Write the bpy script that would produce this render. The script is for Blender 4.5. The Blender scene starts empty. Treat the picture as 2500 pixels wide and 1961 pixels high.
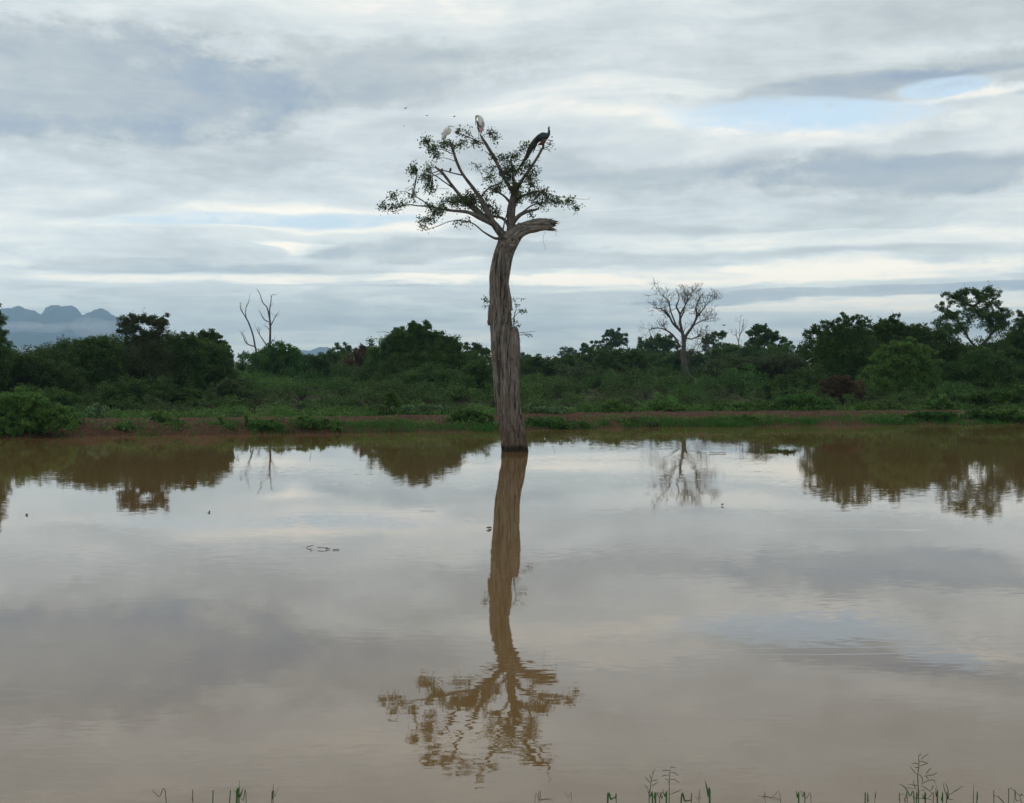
import bpy, math, random
import numpy as np

# ------------------------------------------------------------------ camera, light, exposure
scene = bpy.context.scene
C = scene.collection
F = 2500 * 50 / 36          # focal length in photo pixels (photo is 2500 x 1961)
HY = 907.0                  # photo row of the horizon
HC = 3.06                   # eye height above the water
cam_d = bpy.data.cameras.new('camera'); cam = bpy.data.objects.new('camera', cam_d); C.objects.link(cam)
cam_d.sensor_width = 36; cam_d.lens = 50
cam_d.shift_y = (HY - 1961 / 2) / 2500
cam_d.clip_start = 0.1; cam_d.clip_end = 60000
cam.location = (0, 0, HC); cam.rotation_euler = (math.pi / 2, 0, 0)
scene.camera = cam
scene.render.engine = 'CYCLES'
scene.cycles.use_denoising = True
scene.cycles.max_bounces = 5
scene.cycles.diffuse_bounces = 3
scene.cycles.glossy_bounces = 2
scene.cycles.volume_bounces = 0
scene.cycles.transparent_max_bounces = 8
scene.view_settings.view_transform = 'Standard'
scene.view_settings.look = 'None'
scene.view_settings.exposure = 0.27
scene.view_settings.gamma = 1.0

SUN_EL, SUN_AZ = math.radians(40), math.radians(-58)    # azimuth from +Y (view direction), clockwise
sun_d = bpy.data.lights.new('sun', 'SUN'); sun_d.energy = 0.8; sun_d.angle = math.radians(25); sun_d.color = (1, .95, .88)
sun = bpy.data.objects.new('sun', sun_d); C.objects.link(sun)
sun.rotation_euler = (math.pi / 2 - SUN_EL, 0, math.pi - SUN_AZ)
sun.location = (0, 0, 40)


def s2l(c):
    return tuple(((v / 255) / 12.92 if v / 255 < .04045 else ((v / 255 + .055) / 1.055) ** 2.4) for v in c)


class NT:
    """small helper for node trees"""
    def __init__(self, tree):
        self.t = tree; self.n = tree.nodes; self.l = tree.links
    def new(self, kind, **kw):
        nd = self.n.new(kind)
        for k, v in kw.items():
            setattr(nd, k, v)
        return nd
    def put(self, sock, v):
        if isinstance(v, bpy.types.NodeSocket): self.l.new(v, sock)
        elif v is not None: sock.default_value = v
    def m(self, op, a, b=None, c=None, clamp=False):
        nd = self.new('ShaderNodeMath', operation=op); nd.use_clamp = clamp
        for i, v in enumerate((a, b, c)):
            if v is not None: self.put(nd.inputs[i], v)
        return nd.outputs[0]
    def vm(self, op, a, b=None):
        nd = self.new('ShaderNodeVectorMath', operation=op)
        self.put(nd.inputs[0], a)
        if b is not None: self.put(nd.inputs[1], b)
        return nd.outputs[0]
    def comb(self, x, y, z):
        nd = self.new('ShaderNodeCombineXYZ')
        for i, v in enumerate((x, y, z)): self.put(nd.inputs[i], v)
        return nd.outputs[0]
    def sep(self, v):
        nd = self.new('ShaderNodeSeparateXYZ'); self.put(nd.inputs[0], v); return nd.outputs
    def noise(self, vec, scale, detail=4, rough=.55, dist=0, dim='3D'):
        nd = self.new('ShaderNodeTexNoise', noise_dimensions=dim); self.put(nd.inputs['Vector'], vec)
        nd.inputs['Scale'].default_value = scale; nd.inputs['Detail'].default_value = detail
        nd.inputs['Roughness'].default_value = rough; nd.inputs['Distortion'].default_value = dist
        return nd
    def ramp(self, fac, stops, interp='LINEAR'):
        nd = self.new('ShaderNodeValToRGB'); self.put(nd.inputs[0], fac)
        cr = nd.color_ramp; cr.interpolation = interp
        while len(cr.elements) < len(stops): cr.elements.new(.5)
        for e, (p, c) in zip(cr.elements, stops):
            e.position = p; e.color = (*c, 1) if len(c) == 3 else c
        return nd.outputs[0]
    def mix(self, fac, a, b, blend='MIX'):
        nd = self.new('ShaderNodeMix', data_type='RGBA', blend_type=blend)
        self.put(nd.inputs[0], fac)
        for i, v in ((6, a), (7, b)):
            if isinstance(v, tuple) and len(v) == 3: v = (*v, 1)
            self.put(nd.inputs[i], v)
        return nd.outputs[2]


# ------------------------------------------------------------------ world: Nishita sky behind a streaky cloud layer
world = bpy.data.worlds.new('World'); scene.world = world; world.use_nodes = True
w = NT(world.node_tree); w.n.clear()
SKY_STRENGTH = 0.1
LOW_GLOW = 2.1          # clouds thin out and brighten towards the horizon
tc = w.new('ShaderNodeTexCoord').outputs['Generated']
sky = w.new('ShaderNodeTexSky', sky_type='NISHITA'); sky.sun_disc = False
sky.sun_elevation = SUN_EL; sky.sun_rotation = SUN_AZ
dx, dy, dz = w.sep(tc)
zc = w.m('MAXIMUM', w.m('ABSOLUTE', dz), .0)
den = w.m('ADD', zc, .055)
plane = w.comb(w.m('DIVIDE', dx, den), w.m('DIVIDE', dy, den), 0.0)        # cloud layer in perspective
az = w.m('ARCTAN2', dx, dy)
el = w.m('ARCSINE', zc)
wn = w.noise(plane, .55, 3, .6, dim='2D')
wr, wg, wb = w.sep(wn.outputs['Color'])
az2 = w.m('ADD', az, w.m('MULTIPLY', w.m('SUBTRACT', wr, .5), .20))
el2 = w.m('ADD', el, w.m('MULTIPLY', w.m('SUBTRACT', wg, .5), w.m('MULTIPLY_ADD', el, .28, .004)))


def px_ang(x, y):
    return math.atan((x - 1250) / F), math.atan((HY - y) / math.hypot(F, x - 1250))


puff = w.noise(w.comb(w.m('MULTIPLY', az, 22.0), w.m('MULTIPLY', el, 44.0), 3.0), 1.0, 6, .66, dim='2D').outputs['Fac']
rag = w.m('MULTIPLY', w.m('SUBTRACT', puff, .5), 2.1)


def blob(x, y, rx, ry, slope=0.0, ragged=True):
    a0, e0 = px_ang(x, y)
    da = w.m('MULTIPLY', w.m('SUBTRACT', az2, a0), F / rx)
    e1 = w.m('SUBTRACT', el2, e0)
    if slope: e1 = w.m('SUBTRACT', e1, w.m('MULTIPLY', w.m('SUBTRACT', az2, a0), slope))
    de = w.m('MULTIPLY', e1, F / ry)
    r2 = w.m('MULTIPLY_ADD', da, da, w.m('MULTIPLY_ADD', de, de, rag if ragged else 0.0))
    mr = w.new('ShaderNodeMapRange', interpolation_type='SMOOTHSTEP'); w.put(mr.inputs[0], r2)
    for q, v in zip((1, 2, 3, 4), (1.45, .40, 0.0, 1.0)): mr.inputs[q].default_value = v
    return mr.outputs[0]


# streaks (long along the horizon) and softer lumps
st = w.noise(w.vm('MULTIPLY', plane, (.30, .75, 1)), 1.0, 3, .58, dim='2D').outputs['Fac']
lump = w.noise(w.vm('MULTIPLY', plane, (.9, 1.1, 1)), 1.6, 2, .6, dim='2D').outputs['Fac']
sky_ang = w.comb(w.m('MULTIPLY', az2, 7.0), w.m('MULTIPLY', el2, 34.0), 0.0)
st2 = w.noise(sky_ang, 1.0, 5, .6, dim='2D').outputs['Fac']
fine = w.noise(w.comb(w.m('MULTIPLY', az2, 16.0), w.m('MULTIPLY', el2, 120.0), 0.0), 1.0, 4, .6, dim='2D').outputs['Fac']
band = w.m('MULTIPLY', w.m('POWER', 2.718, w.m('MULTIPLY', el, -9.0)), .85)      # thin stratus shreds thicken towards the horizon
t = w.m('MULTIPLY_ADD', w.m('SUBTRACT', st, .5), .45, .57)
t = w.m('MULTIPLY_ADD', w.m('SUBTRACT', fine, .5), band, t)
t = w.m('MULTIPLY_ADD', w.m('SUBTRACT', st2, .5), .70, t)
t = w.m('MULTIPLY_ADD', w.m('SUBTRACT', puff, .5), .34, t)
CLOUDS = [  # photo x, y, rx, ry, slope, amount
    (150, 200, 620, 130, 0.02, -.34), (860, 165, 420, 70, 0, -.16), (400, 350, 560, 70, 0, -.10), (1250, 10, 900, 50, 0, .12),
    (2030, 220, 430, 46, .12, -.26), (2420, 115, 300, 70, .12, -.22), (2130, 422, 360, 50, -.02, -.32), (1500, 400, 420, 55, 0, -.13),
    (1080, 606, 330, 24, 0, -.26), (300, 640, 440, 20, 0, -.15), (1460, 250, 260, 55, 0, .17), (2330, 195, 280, 40, .10, .40), (2400, 310, 260, 60, .1, .18),
    (1820, 325, 380, 60, .05, .30), (780, 535, 440, 34, .06, .22), (120, 560, 260, 22, 0, .15), (745, 598, 70, 14, 0, .28),
    (700, 676, 720, 18, -.01, .34), (1950, 585, 620, 28, .01, .26), (1850, 668, 700, 30, .03, .36),
    (2100, 716, 580, 14, .035, -.40), (1150, 694, 260, 13, 0, -.26), (650, 765, 440, 45, 0, -.05), (1500, 800, 480, 45, 0, .14), (2250, 742, 500, 16, .02, .24),
]
for x, y, rx, ry, sl, amt in CLOUDS:
    t = w.m('MULTIPLY_ADD', blob(x, y, rx, ry, sl), amt, t)
k = 1 / SKY_STRENGTH
cl = w.ramp(w.m('MULTIPLY', t, 1.0, clamp=True), [
    (0.0, s2l((148, 162, 180))), (.25, s2l((169, 178, 184))), (.45, s2l((189, 195, 195))),
    (.62, s2l((205, 212, 213))), (.80, s2l((226, 228, 224))), (1.0, s2l((255, 247, 233)))])
low = w.m('POWER', 2.718, w.m('MULTIPLY', el, -1 / .055))
kk_ = w.m('MULTIPLY', w.m('MULTIPLY_ADD', low, LOW_GLOW, 1.02), k)
cl = w.vm('MULTIPLY', cl, w.comb(w.m('MULTIPLY', kk_, w.m('MULTIPLY_ADD', low, .24, 1.0)), w.m('MULTIPLY', kk_, w.m('MULTIPLY_ADD', low, .12, 1.0)), w.m('MULTIPLY', kk_, w.m('MULTIPLY_ADD', low, -.16, 1.0))))
gap = None
for x, y, rx, ry, sl in ((1850, 302, 290, 46, .04), (2210, 205, 120, 30, .1), (700, 545, 330, 20, .05)):
    b = blob(x, y, rx, ry, sl); gap = b if gap is None else w.m('ADD', gap, b)
gap = w.m('MULTIPLY', gap, w.m('MULTIPLY_ADD', puff, 2.6, -.45), clamp=True)
blue = w.vm('ADD', w.vm('MULTIPLY', sky.outputs[0], (.5, .5, .5)), (4.6, 5.7, 6.5))
skc = w.mix(w.m('MULTIPLY', gap, .95), cl, blue)
bg = w.new('ShaderNodeBackground'); w.put(bg.inputs[0], skc); bg.inputs[1].default_value = SKY_STRENGTH
w.l.new(bg.outputs[0], w.new('ShaderNodeOutputWorld').inputs[0])

# ------------------------------------------------------------------ helpers


def P(x, y, D):
    """photo pixel at depth D (metres along the view) -> world point"""
    return np.array(((x - 1250) / F * D, D, HC - (y - HY) / F * D))


def tag(o, label=None, cat=None, group=None, kind=None):
    for kk, v in (('label', label), ('category', cat), ('group', group), ('kind', kind)):
        if v: o[kk] = v
    return o


def empty(name, loc, label=None, cat=None, group=None):
    o = bpy.data.objects.new(name, None); C.objects.link(o); o.location = tuple(loc)
    o.empty_display_size = .2
    return tag(o, label, cat, group)


def fast_mesh(name, V, Fc, smooth=False):
    V = np.asarray(V, np.float32); Fc = np.asarray(Fc, np.int32)
    me = bpy.data.meshes.new(name)
    me.vertices.add(len(V)); me.vertices.foreach_set('co', V.ravel())
    n, kk = Fc.shape
    me.loops.add(n * kk); me.loops.foreach_set('vertex_index', Fc.ravel())
    me.polygons.add(n)
    me.polygons.foreach_set('loop_start', np.arange(0, n * kk, kk, dtype=np.int32))
    me.polygons.foreach_set('loop_total', np.full(n, kk, np.int32))
    me.polygons.foreach_set('use_smooth', np.full(n, smooth))
    me.update(); me.validate()
    return me


def link(name, me, mat, parent=None):
    o = bpy.data.objects.new(name, me); C.objects.link(o)
    if mat is not None and not me.materials: me.materials.append(mat)
    if parent is not None:
        o.parent = parent
    return o


class MB:
    """collects quads (triangles repeat their last corner) relative to an origin"""
    def __init__(self, origin=(0, 0, 0)):
        self.V = []; self.F = []; self.n = 0; self.o = np.asarray(origin, float)
    def add(self, V, Fq):
        V = np.asarray(V, float); Fq = np.asarray(Fq, np.int64)
        self.V.append(V - self.o); self.F.append(Fq + self.n); self.n += len(V)
    def build(self, name, mat, parent=None, smooth=True):
        V = np.concatenate(self.V); Fq = np.concatenate(self.F)
        return link(name, fast_mesh(name, V, Fq, smooth), mat, parent)


def catmull(pts, per=6):
    p = np.asarray(pts, float)
    if len(p) < 3:
        return np.array([p[0] + (p[-1] - p[0]) * s for s in np.linspace(0, 1, per + 1)])
    q = np.vstack([2 * p[0] - p[1], p, 2 * p[-1] - p[-2]])
    out = []
    for i in range(1, len(q) - 2):
        for s in np.linspace(0, 1, per, endpoint=False):
            a, b, c, d = q[i - 1], q[i], q[i + 1], q[i + 2]
            out.append(.5 * (2 * b + (c - a) * s + (2 * a - 5 * b + 4 * c - d) * s * s + (3 * b - a - 3 * c + d) * s ** 3))
    out.append(p[-1])
    return np.array(out)


def frames(p):
    T = np.gradient(p, axis=0); T /= np.linalg.norm(T, axis=1, keepdims=True) + 1e-12
    ref = np.array((0, 1, 0.)) if abs(T[0][1]) < .9 else np.array((1, 0, 0.))
    N = np.zeros_like(p); n = ref - T[0] * (ref @ T[0]); n /= np.linalg.norm(n)
    for i in range(len(p)):
        n = n - T[i] * (n @ T[i]); n /= np.linalg.norm(n) + 1e-12; N[i] = n
    return T, N, np.cross(T, N)


def tube(mb, p, r, seg=8, rz=None, shape=None):
    """sweep; r along N, rz along B (defaults to r); shape(i, theta) multiplies; closed ends"""
    p = np.asarray(p, float); r = np.broadcast_to(np.asarray(r, float), (len(p),))
    rz = r if rz is None else np.broadcast_to(np.asarray(rz, float), (len(p),))
    T, N, B = frames(p)
    th = np.linspace(0, 2 * math.pi, seg, endpoint=False)
    m = np.ones((len(p), seg)) if shape is None else shape
    V = p[:, None] + N[:, None] * (np.cos(th)[None, :, None] * (r[:, None] * m)[..., None]) \
        + B[:, None] * (np.sin(th)[None, :, None] * (rz[:, None] * m)[..., None])
    V = V.reshape(-1, 3); L = len(p)
    i, j = np.meshgrid(np.arange(L - 1), np.arange(seg), indexing='ij'); j2 = (j + 1) % seg
    Q = np.stack([i * seg + j, i * seg + j2, (i + 1) * seg + j2, (i + 1) * seg + j], -1).reshape(-1, 4)
    c0, c1 = len(V), len(V) + 1
    V = np.vstack([V, p[0], p[-1]])
    jj = np.arange(seg); j2 = (jj + 1) % seg; h = seg // 2
    # fan caps as quads (even seg)
    k2 = np.arange(0, seg - 1, 2)
    cap0 = np.stack([np.full(len(k2), c0), (k2 + 2) % seg, k2 + 1, k2], -1)
    b = (L - 1) * seg
    cap1 = np.stack([np.full(len(k2), c1), b + k2, b + k2 + 1, b + (k2 + 2) % seg], -1)
    mb.add(V, np.vstack([Q, cap0, cap1]))


def leaf_quads(mb, pos, rng, L, W=.45, droop=.3, up=.0, dirs=None):
    """leaf-shaped quads (base, side, tip, side) at pos"""
    n = len(pos)
    if n == 0: return
    d = rng.normal(size=(n, 3)) if dirs is None else dirs + rng.normal(size=(n, 3)) * .35
    d[:, 2] -= droop
    d /= np.linalg.norm(d, axis=1, keepdims=True) + 1e-9
    s = rng.normal(size=(n, 3)); s[:, 2] *= 1 - up
    s -= d * (s * d).sum(1, keepdims=True); s /= np.linalg.norm(s, axis=1, keepdims=True) + 1e-9
    ll = (L * rng.uniform(.65, 1.3, n))[:, None]
    nrm = np.cross(d, s)
    a = pos; b = pos + d * ll * .45 + s * ll * W * .5 + nrm * ll * .06
    c = pos + d * ll; e = pos + d * ll * .45 - s * ll * W * .5 + nrm * ll * .06
    V = np.stack([a, b, c, e], 1).reshape(-1, 3)
    mb.add(V, np.arange(4 * n).reshape(-1, 4))


# ------------------------------------------------------------------ materials
def new_mat(name):
    m = bpy.data.materials.new(name); m.use_nodes = True
    nt = NT(m.node_tree); nt.n.clear()
    out = nt.new('ShaderNodeOutputMaterial')
    return m, nt, out


def principled(nt, out, col, rough=.8, spec=.3, normal=None):
    b = nt.new('ShaderNodeBsdfPrincipled')
    if isinstance(col, tuple) and len(col) == 3: col = (*col, 1)
    nt.put(b.inputs['Base Color'], col); nt.put(b.inputs['Roughness'], rough)
    b.inputs['Specular IOR Level'].default_value = spec
    if normal is not None: nt.put(b.inputs['Normal'], normal)
    nt.l.new(b.outputs[0], out.inputs[0])
    return b


def leaf_mat(name, c0, c1, c2=None, trans=.25):
    m, nt, out = new_mat(name)
    rnd = nt.new('ShaderNodeNewGeometry').outputs['Random Per Island']
    obr = nt.new('ShaderNodeObjectInfo').outputs['Random']
    big = nt.noise(nt.new('ShaderNodeTexCoord').outputs['Object'], .55, 3).outputs['Fac']
    fac = nt.m('ADD', nt.m('MULTIPLY', rnd, .55), nt.m('MULTIPLY_ADD', big, 1.1, -.35), clamp=True)
    col = nt.ramp(fac, [(0, c0), (.75, c1), (1, c2 or c1)])
    hsv = nt.new('ShaderNodeHueSaturation'); nt.put(hsv.inputs['Color'], col)
    nt.put(hsv.inputs['Value'], nt.m('MULTIPLY_ADD', obr, .35, .82)); nt.put(hsv.inputs['Hue'], nt.m('MULTIPLY_ADD', obr, .02, .49))
    b = nt.new('ShaderNodeBsdfPrincipled'); nt.put(b.inputs['Base Color'], hsv.outputs[0]); b.inputs['Roughness'].default_value = .6
    b.inputs['Specular IOR Level'].default_value = .10
    tr = nt.new('ShaderNodeBsdfTranslucent'); nt.put(tr.inputs[0], hsv.outputs[0])
    mx = nt.new('ShaderNodeMixShader'); mx.inputs[0].default_value = trans
    nt.l.new(b.outputs[0], mx.inputs[1]); nt.l.new(tr.outputs[0], mx.inputs[2]); nt.l.new(mx.outputs[0], out.inputs[0])
    return m


LEAF = {
    'dark': leaf_mat('leaf_dark', (.034, .066, .018), (.066, .122, .027), (.105, .15, .038)),
    'mid': leaf_mat('leaf_mid', (.038, .086, .018), (.074, .152, .029), (.12, .185, .04)),
    'bright': leaf_mat('leaf_bright', (.058, .125, .028), (.11, .21, .045), (.18, .24, .055)),
    'pale': leaf_mat('leaf_pale', (.08, .14, .06), (.15, .24, .11), (.24, .31, .16)),
    'olive': leaf_mat('leaf_olive', (.042, .062, .024), (.075, .10, .036), (.12, .115, .05)),
    'dry': leaf_mat('leaf_dry', (.07, .045, .025), (.12, .085, .045), (.14, .12, .05)),
    'hero': leaf_mat('leaf_hero', (.046, .070, .028), (.088, .125, .042), (.16, .19, .055), .4),
    'grass': leaf_mat('leaf_grass', (.028, .078, .014), (.052, .135, .024), (.11, .18, .036)),
    'straw': leaf_mat('leaf_straw', (.10, .10, .05), (.16, .15, .08), (.2, .19, .1)),
}


def bark_mat(name, c0, c1, scale=6, zs=.25):
    m, nt, out = new_mat(name)
    ob = nt.new('ShaderNodeTexCoord').outputs['Object']
    n = nt.noise(nt.vm('MULTIPLY', ob, (1, 1, zs)), scale, 5, .65).outputs['Fac']
    bp = nt.new('ShaderNodeBump'); bp.inputs['Strength'].default_value = .6; bp.inputs['Distance'].default_value = .02
    nt.put(bp.inputs['Height'], n)
    principled(nt, out, nt.ramp(n, [(.3, c0), (.7, c1)]), .9, .15, bp.outputs[0])
    return m


BARK = bark_mat('bark_brown', (.022, .018, .014), (.065, .053, .042))
BARK_GREY = bark_mat('bark_grey', (.045, .038, .033), (.11, .095, .085))
BARK_PALE = bark_mat('bark_limb', (.045, .04, .036), (.16, .145, .13), 10, .4)


def hero_bark(name='old_trunk_bark', grain=(1, 1, .10)):
    m, nt, out = new_mat(name)
    ob = nt.new('ShaderNodeTexCoord').outputs['Object']
    x, y, z = nt.sep(ob)
    wv = nt.noise(nt.vm('MULTIPLY', ob, (1, 1, .35)), 1.6, 3).outputs['Color']
    q = nt.vm('ADD', nt.vm('MULTIPLY', ob, grain), nt.vm('MULTIPLY', wv, (.30, .30, .12)))
    fine = nt.noise(q, 17, 5, .72).outputs['Fac']
    mid = nt.noise(q, 6.5, 4, .6).outputs['Fac']
    patch = nt.noise(nt.vm('MULTIPLY', ob, (1, 1, .45)), 2.2, 4, .6).outputs['Fac']
    grey = nt.ramp(fine, [(.30, (.055, .047, .041)), (.5, (.175, .154, .137)), (.68, (.32, .29, .262))])
    brown = nt.ramp(fine, [(.30, (.035, .024, .017)), (.5, (.115, .082, .058)), (.70, (.21, .16, .12))])
    low = nt.m('SUBTRACT', 1.0, nt.m('DIVIDE', z, 2.6), clamp=True)           # weathered brown wood low down
    f = nt.m('ADD', nt.m('MULTIPLY', low, .9), nt.m('MULTIPLY_ADD', patch, 2.2, -.95), clamp=True)
    col = nt.mix(f, grey, brown)
    col = nt.mix(nt.m('MULTIPLY', nt.ramp(mid, [(.36, (1, 1, 1)), (.45, (0, 0, 0))]), .85), col, (.022, .017, .013))   # deep cracks
    wet = nt.m('SUBTRACT', 1.0, nt.m('DIVIDE', nt.m('ADD', z, nt.m('MULTIPLY', mid, -.30)), .12), clamp=True)
    col = nt.mix(nt.m('MULTIPLY', wet, .85), col, (.02, .015, .011))
    bp = nt.new('ShaderNodeBump'); bp.inputs['Strength'].default_value = 1; bp.inputs['Distance'].default_value = .06
    nt.put(bp.inputs['Height'], nt.m('ADD', nt.m('MULTIPLY', fine, .5), mid))
    principled(nt, out, col, .92, .12, bp.outputs[0])
    return m


HERO_BARK = hero_bark()
LIMB_BARK = hero_bark('broken_limb_bark', (.14, 1, .8))     # grain runs along the limb


def flat_mat(name, col, rough=.7, col2=None, scale=20, spec=.3):
    m, nt, out = new_mat(name)
    ob = nt.new('ShaderNodeTexCoord').outputs['Object']
    n = nt.noise(ob, scale, 3).outputs['Fac']
    c2 = col2 or tuple(v * .75 for v in col)
    principled(nt, out, nt.ramp(n, [(.35, c2), (.65, col)]), rough, spec)
    return m


# ------------------------------------------------------------------ ground, water
FAR_X = [-400, -110, -60, -23.8, -11.2, -2.1, 8.05, 29.7, 80, 110, 400]
FAR_Y = [45, 50, 58, 66.0, 69.4, 72.3, 78.1, 82.4, 92, 97, 100]


def far_edge(x):
    x = np.asarray(x, float)
    return np.interp(x, FAR_X, FAR_Y) + .35 * np.sin(x * .9) + .25 * np.sin(x * 2.3 + 1) + .12 * np.sin(x * 5.1)


def near_edge(x):
    return 7.6 + .35 * np.sin(np.asarray(x) * .7) + .2 * np.sin(np.asarray(x) * 1.9 + 2)


def lumps(x, y, s=1.0):
    return (np.sin(x * 1.7 * s + .6 * np.sin(y * 1.1 * s)) + np.sin(y * 2.1 * s + 1.3 + .7 * np.sin(x * .9 * s)) + np.sin((x + y) * 3.7 * s)) / 3


def ground_z(x, y):
    x, y = np.broadcast_arrays(np.asarray(x, float), np.asarray(y, float))
    d = y - far_edge(x)
    steep = np.clip((-4 - x) / 8, 0, 1)
    zf = np.interp(d, [-5, -1.2, 0, .8, 2.8, 4.5, 6.2, 11, 60, 4000], [-1.2, -.35, 0, .18, .36, .62, .66, .50, .62, 1.2])
    zs = np.interp(d, [-5, -1.2, 0, .5, 1.6, 4.5, 6.2, 11, 60, 4000], [-1.2, -.5, 0, .22, .52, .62, .64, .48, .62, 1.2])
    zf = zf * (1 - steep) + zs * steep
    zf = zf + np.where(d > 0, (.06 * lumps(x, y) + .05 * lumps(x + 3, y * .7, 2.9)) * np.clip(d, 0, 1), 0)
    e = near_edge(x) - y
    zn = np.interp(e, [-6, -1.5, 0, 1.2, 3.6, 6, 60], [-1.2, -.4, 0, .55, 1.38, 1.46, 1.5]) + np.where(e > 0, .03 * lumps(x, y, 2), 0)
    side = np.interp(np.abs(x), [0, 112, 122, 130], [-1.2, -1.2, .6, .9])
    return np.where(y > 35, np.maximum(zf, side), np.maximum(zn, side))


def build_ground():
    def lines(parts):
        out = []
        for a, b, s in parts: out += list(np.arange(a, b, s))
        return np.array(sorted(set(np.round(out, 3))))
    pos = lines([(0, 40, .5), (40, 80, 1.5), (80, 140, 4), (140, 400, 40), (400, 2000, 400), (2000, 12001, 2000)])
    X = np.concatenate([-pos[::-1][:-1], pos])
    Y = lines([(-400, -40, 60), (-40, 0, 4), (0, 12, .4), (12, 55, 3), (55, 92, .35), (92, 130, 1.5), (130, 400, 15), (400, 2000, 200), (2000, 14001, 2000)])
    gx, gy = np.meshgrid(X, Y, indexing='ij')
    V = np.stack([gx, gy, ground_z(gx, gy)], -1).reshape(-1, 3)
    n = len(Y); i, j = np.meshgrid(np.arange(len(X) - 1), np.arange(n - 1), indexing='ij')
    Q = np.stack([i * n + j, (i + 1) * n + j, (i + 1) * n + j + 1, i * n + j + 1], -1).reshape(-1, 4)
    m, nt, out = new_mat('red_earth')
    ob = nt.new('ShaderNodeTexCoord').outputs['Object']
    a = nt.noise(ob, .6, 5, .6).outputs['Fac']; b = nt.noise(ob, 7, 5, .65).outputs['Fac']
    soil = nt.ramp(b, [(.3, (.026, .013, .008)), (.55, (.078, .037, .022)), (.75, (.125, .066, .043))])
    green = nt.ramp(b, [(.3, (.015, .030, .009)), (.7, (.036, .062, .018))])
    wet = nt.new('ShaderNodeVertexColor', layer_name='turf').outputs[0]
    tf = nt.m('ADD', nt.sep(wet)[0], nt.m('MULTIPLY_ADD', a, 1.8, -1.05), clamp=True)
    col = nt.mix(tf, soil, green)
    bp = nt.new('ShaderNodeBump'); bp.inputs['Distance'].default_value = .08; nt.put(bp.inputs['Height'], b)
    principled(nt, out, col, .95, .1, bp.outputs[0])
    me = fast_mesh('ground', V, Q, True)
    d = V[:, 1] - far_edge(V[:, 0]); tv = np.where(V[:, 1] > 35, np.interp(d, [6.4, 8], [0, .8]), np.interp(near_edge(V[:, 0]) - V[:, 1], [.6, 1.4], [0, .7]))
    ca = me.color_attributes.new('turf', 'FLOAT_COLOR', 'POINT'); ca.data.foreach_set('color', np.repeat(tv[:, None], 4, 1).astype(np.float32).ravel())
    o = link('ground', me, m); tag(o, 'red-brown earth bank and plain around the pond', kind='structure')


build_ground()


def build_water():
    m, nt, out = new_mat('muddy_water')
    ob = nt.new('ShaderNodeTexCoord').outputs['Object']
    def slopes(scale, detail, amp, stretch=(1, 1, 1)):
        c = nt.noise(nt.vm('MULTIPLY', ob, stretch), scale, detail, .5).outputs['Color']
        return nt.vm('MULTIPLY', nt.vm('SUBTRACT', c, (.5, .5, .5)), (amp, amp, 0))
    calm = nt.noise(nt.vm('MULTIPLY', ob, (.35, 1, 1)), .16, 4, .6).outputs['Fac']
    k_ = nt.ramp(calm, [(.42, (.35, .35, .35)), (.62, (1.5, 1.5, 1.5))])
    s = nt.vm('ADD', slopes(10.0, 2, .017, (.45, 1.3, 1)), slopes(1.6, 1, .003, (.6, 1.4, 1)))
    s = nt.vm('MULTIPLY', s, k_)
    s = nt.vm('ADD', s, slopes(.25, 1, .004))
    # thin drifting wind lines
    ln = nt.noise(nt.vm('MULTIPLY', ob, (.16, 1.0, 1)), .5, 2, .4).outputs['Fac']
    ln = nt.ramp(ln, [(.685, (0, 0, 0)), (.69, (1, 1, 1)), (.695, (0, 0, 0))])
    s = nt.vm('ADD', s, nt.vm('MULTIPLY', ln, (0, .012, 0)))
    nrm = nt.vm('NORMALIZE', nt.vm('ADD', s, (0, 0, 1)))
    mud = nt.noise(ob, .05, 3).outputs['Fac']
    col = nt.ramp(mud, [(.35, (.154, .090, .034)), (.65, (.164, .100, .041))])
    b = principled(nt, out, col, .015, .5, nrm)
    b.inputs['IOR'].default_value = 1.42
    X = np.linspace(-135, 135, 28); Y = np.linspace(3, 103, 21)
    gx, gy = np.meshgrid(X, Y, indexing='ij'); V = np.stack([gx, gy, gx * 0], -1).reshape(-1, 3)
    n = len(Y); i, j = np.meshgrid(np.arange(len(X) - 1), np.arange(n - 1), indexing='ij')
    Q = np.stack([i * n + j, (i + 1) * n + j, (i + 1) * n + j + 1, i * n + j + 1], -1).reshape(-1, 4)
    o = link('pond_water', fast_mesh('pond_water', V, Q, True), m); tag(o, 'still muddy brown pond reflecting the cloudy sky', kind='structure')


build_water()

# ------------------------------------------------------------------ far hills and mist
HILL = flat_mat('hill_forest', (.05, .07, .04), .95, (.03, .045, .028), .004, .05)


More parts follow.
